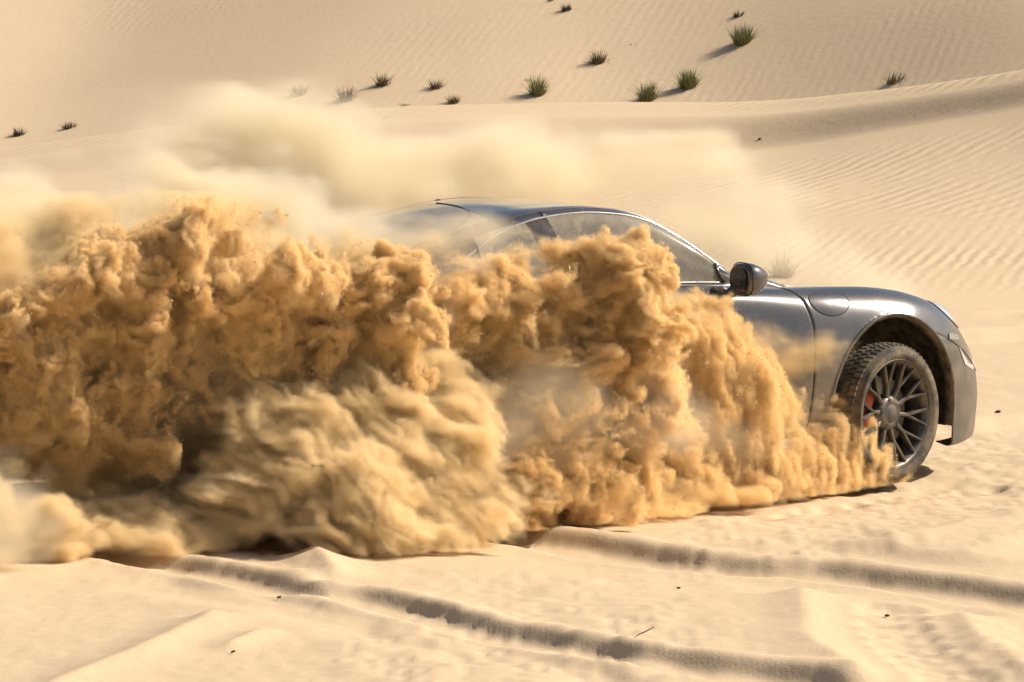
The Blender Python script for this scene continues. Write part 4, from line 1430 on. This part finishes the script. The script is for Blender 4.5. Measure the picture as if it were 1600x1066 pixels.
# ---- right field: the column by the door, the dome over the rear wheel, the curtain from the front wheel
def right_field():
    F = Field((-0.50, 19.62, 0.0), (2.02, 22.02, 1.48), 0.0105, 9)
    F.set_warp((0.032, 0.20), (0.018, 0.075), (0.009, 0.034))
    big = F.noise(0.22)
    line = F.noise((0.6, 0.022, 0.017))
    TB = F.turb(0.048, 3, 0.86, (1.0, 1, 1.1), 'billow')
    TF = F.turb(0.17, 5, 0.68, (1.25, 1, 0.95), 'fbm')
    TA = F.turb(0.045, 3, 0.66, (0.8, 1.1, 4.0), 'ridge', shear=0.38)
    YB = 20.42
    # column by the door
    F.start()
    col = [(985, 800, .08), (985, 720, .085), (985, 640, .09), (980, 560, .10), (970, 490, .115), (950, 440, .12), (930, 405, .10), (900, 415, .06)]
    for (x0, y0, r0), (x1, y1, r1) in zip(col[:-1], col[1:]):
        F.cap(at(x0, y0, YB + .06), at(x1, y1, YB + .02), r0, r1, .04)
    for k in range(70):
        y = 385 + 250 * rs.random(); x = 972 + rs.normal(0, 30) - (35 if y < 450 else 0)
        c = at(x, y, YB - .06 - .05 * rs.random())
        F.cap(c, c + np.array([.05 * rs.random(), -.02, .04 * rs.random()]), .018 + .020 * rs.random(), .006, .012)
    F.cap(at(1035, 520, YB + .06), at(1005, 425, YB + .06), .06, .075, .05)
    F.cap(at(1045, 620, YB + .10), at(1035, 520, YB + .06), .07, .06, .05)
    F.finish(0.016 * big - 0.026 * TB + 0.018 * TF - .006, 0.036, 130.0, trail=.016, drop=.014, var=line, bend=1.2)
    # dome over the rear wheel with combed right edge
    F.start()
    for (x, y, Y, r) in [(720, 490, 20.25, .12), (760, 475, 20.2, .15), (810, 470, 20.15, .16), (860, 480, 20.15, .15), (890, 520, 20.2, .14), (840, 560, 20.28, .14), (870, 600, 20.22, .14), (880, 660, 20.22, .13), (885, 720, 20.22, .13), (850, 700, 20.2, .11), (890, 775, 20.22, .13), (850, 780, 20.2, .11), (690, 520, 20.3, .08), (800, 520, 20.25, .15),
                         (830, 640, 20.25, .12), (820, 600, 20.32, .12), (900, 820, 20.3, .09), (935, 800, 20.35, .09), (930, 740, 20.3, .09), (930, 680, 20.3, .09), (930, 600, 20.3, .09)]:
        F.cap(at(x, y, Y) + J(.03), at(x - 30, y + 6, Y + .03) + J(.02), r, r, .04)
    for k in range(26):
        y = 450 + 350 * rs.random(); x1 = ln(y, [(430, 880), (480, 925), (560, 948), (640, 952), (800, 957)]) + rs.normal(0, 10)
        c = at(x1 - 60, y - 8 + 8 * rs.normal(), 20.20); e = at(x1 + 10, y + 4, 20.16 - .03 * rs.random())
        F.cap(c, e, .020 + .01 * rs.random(), .002, .02)
    F.finish(0.024 * big + 0.034 * TF - .016 * TB - .025, 0.060, 80.0, trail=.022, var=line, bend=1.2)
    # toe under the dome, left of the column
    F.start()
    for k in range(60):
        x = 780 + 85 * rs.random(); y = 680 + 140 * rs.random(); Yg = gr(x, 832)[1]
        c = at(x, y, Yg + .10 - .06 * rs.random())
        F.cap(c, c + np.array([.035, -.02, -.04]), .026 + .02 * rs.random(), .008, .018)
    F.finish(0.02 * big - 0.026 * TB + .014 * TF, 0.045, 100.0, trail=.03, var=line)
    # curtain from the front wheel: fingers thrown back and up
    F.start()
    for k in range(300):
        xt = 955 + 385 * rs.random() ** 0.8
        top = ln(xt, [(955, 590), (1040, 520), (1100, 482), (1140, 492), (1180, 540), (1230, 580), (1290, 620), (1340, 670)]) + 130 * rs.random() ** 1.4
        xb = min(xt + (16 + 26 * (xt - 955) / 385) * (1 + rs.random()), 1368)
        yg = ln(xb, [(1000, 803), (1100, 795), (1200, 788), (1300, 774), (1368, 762)])
        g = gr(xb, yg); Y = g[1] + .05 + .22 * rs.random()
        a = at(xb, yg - 12 - 25 * rs.random(), Y); a[2] = max(a[2], .02)
        b = at(xt, min(top, yg - 40), Y - .02)
        m = (a + b) / 2 + np.array([.03, 0, 0])
        F.cap(a, m, .032, .022, .014); F.cap(m, b, .022, .003, .012)
    F.finish(0.012 * big - 0.034 * TA + 0.010 * TF - .006, 0.040, 90.0, trail=.018, drop=.03, var=line, bend=.35)
    # tongue along the ground to the wheel
    F.start()
    for x in range(950, 1400, 20):
        yg = ln(x, [(950, 808), (1100, 796), (1200, 788), (1300, 774), (1400, 757)])
        p = gr(x, yg); r = ln(x, [(950, .06), (1150, .085), (1300, .065), (1400, .020)])
        F.cap(p + np.array([0, .03 + r, r * .5]), p + np.array([.07, .05 + r, r * .6]), r, r, .03)
    F.finish(0.012 * big + .030 * TF - .008 * TA, 0.055, 65.0, trail=.05)
    F.start()
    for x in range(940, 1396, 14):
        yg = ln(x, [(940, 812), (1100, 799), (1200, 791), (1300, 777), (1396, 760)]) + rs.normal(0, 2)
        p = gr(x, yg); p[2] = .0
        F.cap(p + np.array([.0, .0, .0]), p + np.array([-.03, .10, .03]), .030, .045, .03)
    F.finish(.012 * big + .020 * TF - .01, 0.06, 30.0, trail=.06)
    # thin veil before the door and the wing, thicker low down
    F.start()
    for (x, y, r) in [(1060, 640, .17), (1130, 620, .17), (1200, 640, .16), (1260, 665, .14), (1305, 690, .11), (1040, 740, .13), (1150, 720, .15), (1230, 720, .13), (1130, 560, .11), (1320, 725, .07)]:
        Y = gr(x, ln(x, [(950, 806), (1200, 785), (1400, 756)]))[1] + .2
        F.cap(at(x, y, Y), at(x - 30, y, Y), r, r, .07)
    F.finish(0.03 * big + .06 * TF - .02 * TA, 0.18, 22.0, trail=.06)
    F.start()
    for (x, y, r) in [(1270, 565, .11), (1310, 560, .07), (1200, 540, .10), (1240, 530, .07), (1285, 640, .10), (1300, 690, .08), (1240, 600, .10), (1200, 580, .10), (1100, 500, .08), (1300, 600, .06)]:
        Y = gr(x, ln(x, [(950, 806), (1200, 785), (1400, 756)]))[1] + .12
        F.cap(at(x, y, Y), at(x - 30, y, Y), r, r, .07)
    F.finish(0.02 * big + .035 * TF - .02 * TA - .01, 0.16, 10.0, trail=.05)
    # sand swept over the mirror
    F.start()
    F.cap(at(1178, 462, 21.15), at(1120, 466, 21.1), .014, .020, .02); F.cap(at(1120, 466, 21.1), at(1040, 462, 20.95), .020, .030, .02)
    F.finish(.016 * TF, .034, 55.0)
    return F


# ---- wide, soft dust
def soft_field():
    F = Field((-3.4, 18.3, 0.0), (2.8, 23.8, 2.10), 0.030, 13)
    big = F.noise(0.55); med = F.noise(0.22); sm = F.noise(0.10)
    stk = F.noise((0.60, 0.30, 0.09)); stk2 = F.noise((0.28, 0.14, 0.05))
    F.set_warp((0.09, 0.55), (0.045, 0.22), (0.02, 0.10))
    TF = F.turb(0.42, 4, 0.66, (1.6, 1, 0.8), 'fbm')
    # great pale cloud upper left, behind the wave
    F.start()
    for (x, y, Y, r) in [(60, 420, 20.3, .36), (170, 390, 20.4, .36), (280, 350, 20.6, .34), (360, 340, 20.6, .34), (430, 360, 20.5, .28), (0, 470, 20.1, .34), (120, 470, 20.1, .34), (260, 440, 20.2, .32), (-120, 480, 20.1, .44), (350, 290, 21.1, .26), (430, 280, 21.2, .22), (-120, 430, 20.4, .36), (470, 340, 20.8, .18), (490, 410, 20.3, .14),
                         (300, 270, 21.0, .16), (230, 300, 20.9, .2)]:
        F.cap(at(x, y, Y), at(x - 50, y + 5, Y), r, r, .15)
    F.finish(0.07 * big + .13 * TF - .05, 0.30, 15.0, trail=.06)
    # darker core of that cloud
    F.start()
    for (x, y, Y, r) in [(220, 320, 20.2, .10), (260, 300, 20.2, .12), (310, 305, 20.2, .11), (160, 350, 20.2, .10), (380, 330, 20.2, .08)]:
        F.cap(at(x, y, Y), at(x - 30, y + 4, Y), r, r, .08)
    F.finish(.03 * big + .08 * TF - .02, .16, 26.0, trail=.06)
    # streamers behind the roof and over the bonnet
    F.start()
    for (x, y, Y, r) in [(420, 260, 22.6, .20), (520, 275, 22.6, .18), (620, 285, 22.7, .16), (720, 290, 22.8, .15), (820, 290, 22.9, .15), (920, 290, 22.9, .17), (1010, 290, 23.0, .20), (1090, 300, 23.0, .22), (1160, 320, 23.0, .20), (1220, 360, 23.0, .18), (1290, 390, 23.1, .19), (1370, 425, 23.1, .15), (1240, 430, 23.0, .14), (1150, 400, 23.0, .16), (470, 230, 22.4, .2), (560, 250, 22.5, .18), (660, 270, 22.6, .16)]:
        F.cap(at(x, y, Y), at(x - 60, y, Y), r, r, .12)
    F.finish(0.05 * big + .08 * TF + .02 * stk - .10, 0.32, 7.5, trail=.12)
    F.start()
    for (x0, y0, x1, y1, r) in [(960, 240, 1090, 300, .05), (1060, 240, 1150, 250, .08), (1150, 250, 1185, 310, .05), (1120, 290, 1230, 345, .08), (1180, 300, 1245, 400, .07), (1240, 390, 1330, 440, .05), (1000, 300, 1130, 330, .08)]:
        F.cap(at(x0, y0, 23.0), at(x1, y1, 23.0), r, r, .05)
    F.finish(.06 * TF - .05, .15, 11.0, trail=.05)
    # veil over the tail and the rear of the roof
    F.start()
    for (x, y, Y, r) in [(520, 425, 19.95, .14), (600, 440, 19.95, .15), (680, 440, 20.0, .14), (760, 430, 20.05, .10), (560, 480, 19.9, .16), (650, 510, 19.95, .18), (700, 560, 20.0, .13), (840, 415, 20.2, .07)]:
        F.cap(at(x, y, Y), at(x - 40, y, Y), r, r, .1)
    F.finish(.04 * big + .09 * TF, .20, 12.0, trail=.15)
    # pale veil in the foreground, lower left: a skirt that runs out on the sand
    F.start()
    for (x, y, r) in [(-80, 720, .22), (-20, 760, .18), (40, 800, .15), (90, 840, .11), (130, 868, .06), (0, 850, .16), (-80, 860, .2), (20, 740, .16), (60, 770, .14), (-60, 780, .2), (60, 870, .10), (170, 885, .035), (0, 700, .12)]:
        Y = gr(x, 902)[1] + .16
        p = at(x, y, Y); F.cap(p, p + np.array([-.15, .05, -.02]), r, r * 1.1, .08)
    F.finish(.04 * big + .08 * TF - .02, .26, 11.0, trail=.15)
    # thin air-borne film all along the flank
    F.start()
    for (x, y, Y, r) in [(1000, 640, 20.6, .3), (850, 640, 20.2, .3), (700, 650, 20.0, .34), (550, 640, 19.9, .34), (1150, 650, 20.9, .24), (400, 600, 19.9, .34), (250, 560, 19.8, .34), (100, 600, 19.7, .34), (1000, 420, 20.7, .14), (1090, 430, 20.8, .10)]:
        F.cap(at(x, y, Y), at(x - 60, y, Y), r, r, .15)
    F.finish(.09 * big + .05 * med, .3, 2.2)
    F.ground_cut(.015)
    return F


def grains(name, fields, n, size, label):
    """single grains and crumbs of sand flying at the rims of the spray: one mass nobody could count"""
    P = []
    for D, lo, vox, share in fields:
        gz = np.abs(np.diff(D[:, :-1, :-1], axis=0)) + np.abs(np.diff(D[:-1, :, :-1], axis=1)) + np.abs(np.diff(D[:-1, :-1, :], axis=2))
        w = np.where((D[:-1, :-1, :-1] > 4) & (D[:-1, :-1, :-1] < 60) & (gz > 14), 1, 0).ravel()
        idx = np.flatnonzero(w)
        idx = idx[rs.integers(0, len(idx), int(n * share))]
        q = np.stack(np.unravel_index(idx, gz.shape), 1) + rs.random((len(idx), 3))
        P.append(lo + q * vox + rs.normal(0, .006, q.shape) + np.array([.004, -.006, .004]) * np.abs(rs.normal(0, 1, (len(idx), 1))))
    P = np.vstack(P)
    P = P[P[:, 2] > .01]
    r = size * np.exp(rs.normal(0, .45, len(P)))
    O = np.array([(1, 0, -.4), (-.5, .87, -.4), (-.5, -.87, -.4), (0, 0, 1.0)])
    R = rs.normal(0, .35, (len(P), 4, 3)) + O[None]
    V = (P[:, None, :] + R * r[:, None, None]).reshape(-1, 3)
    i = np.arange(len(P))[:, None] * 4
    T = np.stack([i + [0, 2, 1], i + [0, 1, 3], i + [1, 2, 3], i + [2, 0, 3]], 1).reshape(-1, 3)
    o = link(name, mesh_arrays(name, V, T, False), M_GRAIN)
    o['kind'] = 'stuff'; o['label'] = label
    return o


M_GRAIN = simple_mat('sand_grains', (0.46, 0.32, 0.165), .9, 0, .2, spec=.2, scale=40.0)
_fl = []
_f = left_field(); _f.ground_cut(.0)
_fl.append((_f.D, _f.lo, _f.vox, .6))
o = volume_object('sand_wave', _f.D, _f.lo, _f.hi, M_DENSE); o['label'] = 'thick golden brown wave of sand breaking behind the rear wheel'
_f = fan_field(); _f.ground_cut(.0)
o = volume_object('sand_fan', _f.D, _f.lo, _f.hi, M_MID); o['label'] = 'paler fan of sand streaming low from the rear wheel over the ground'
_f = right_field(); _f.ground_cut(.0)
_fl.append((_f.D, _f.lo, _f.vox, .4))
o = volume_object('sand_spray', _f.D, _f.lo, _f.hi, M_DENSE); o['label'] = 'ragged sand spray and column thrown up along the side of the car'
grains('flying_sand', _fl, 100000, .0022, 'loose grains and crumbs of sand flying out of the spray')
del _fl
_f = soft_field()
o = volume_object('dust_cloud', _f.D, _f.lo, _f.hi, M_DUST); o['label'] = 'pale soft dust drifting behind and above the car'
del _f
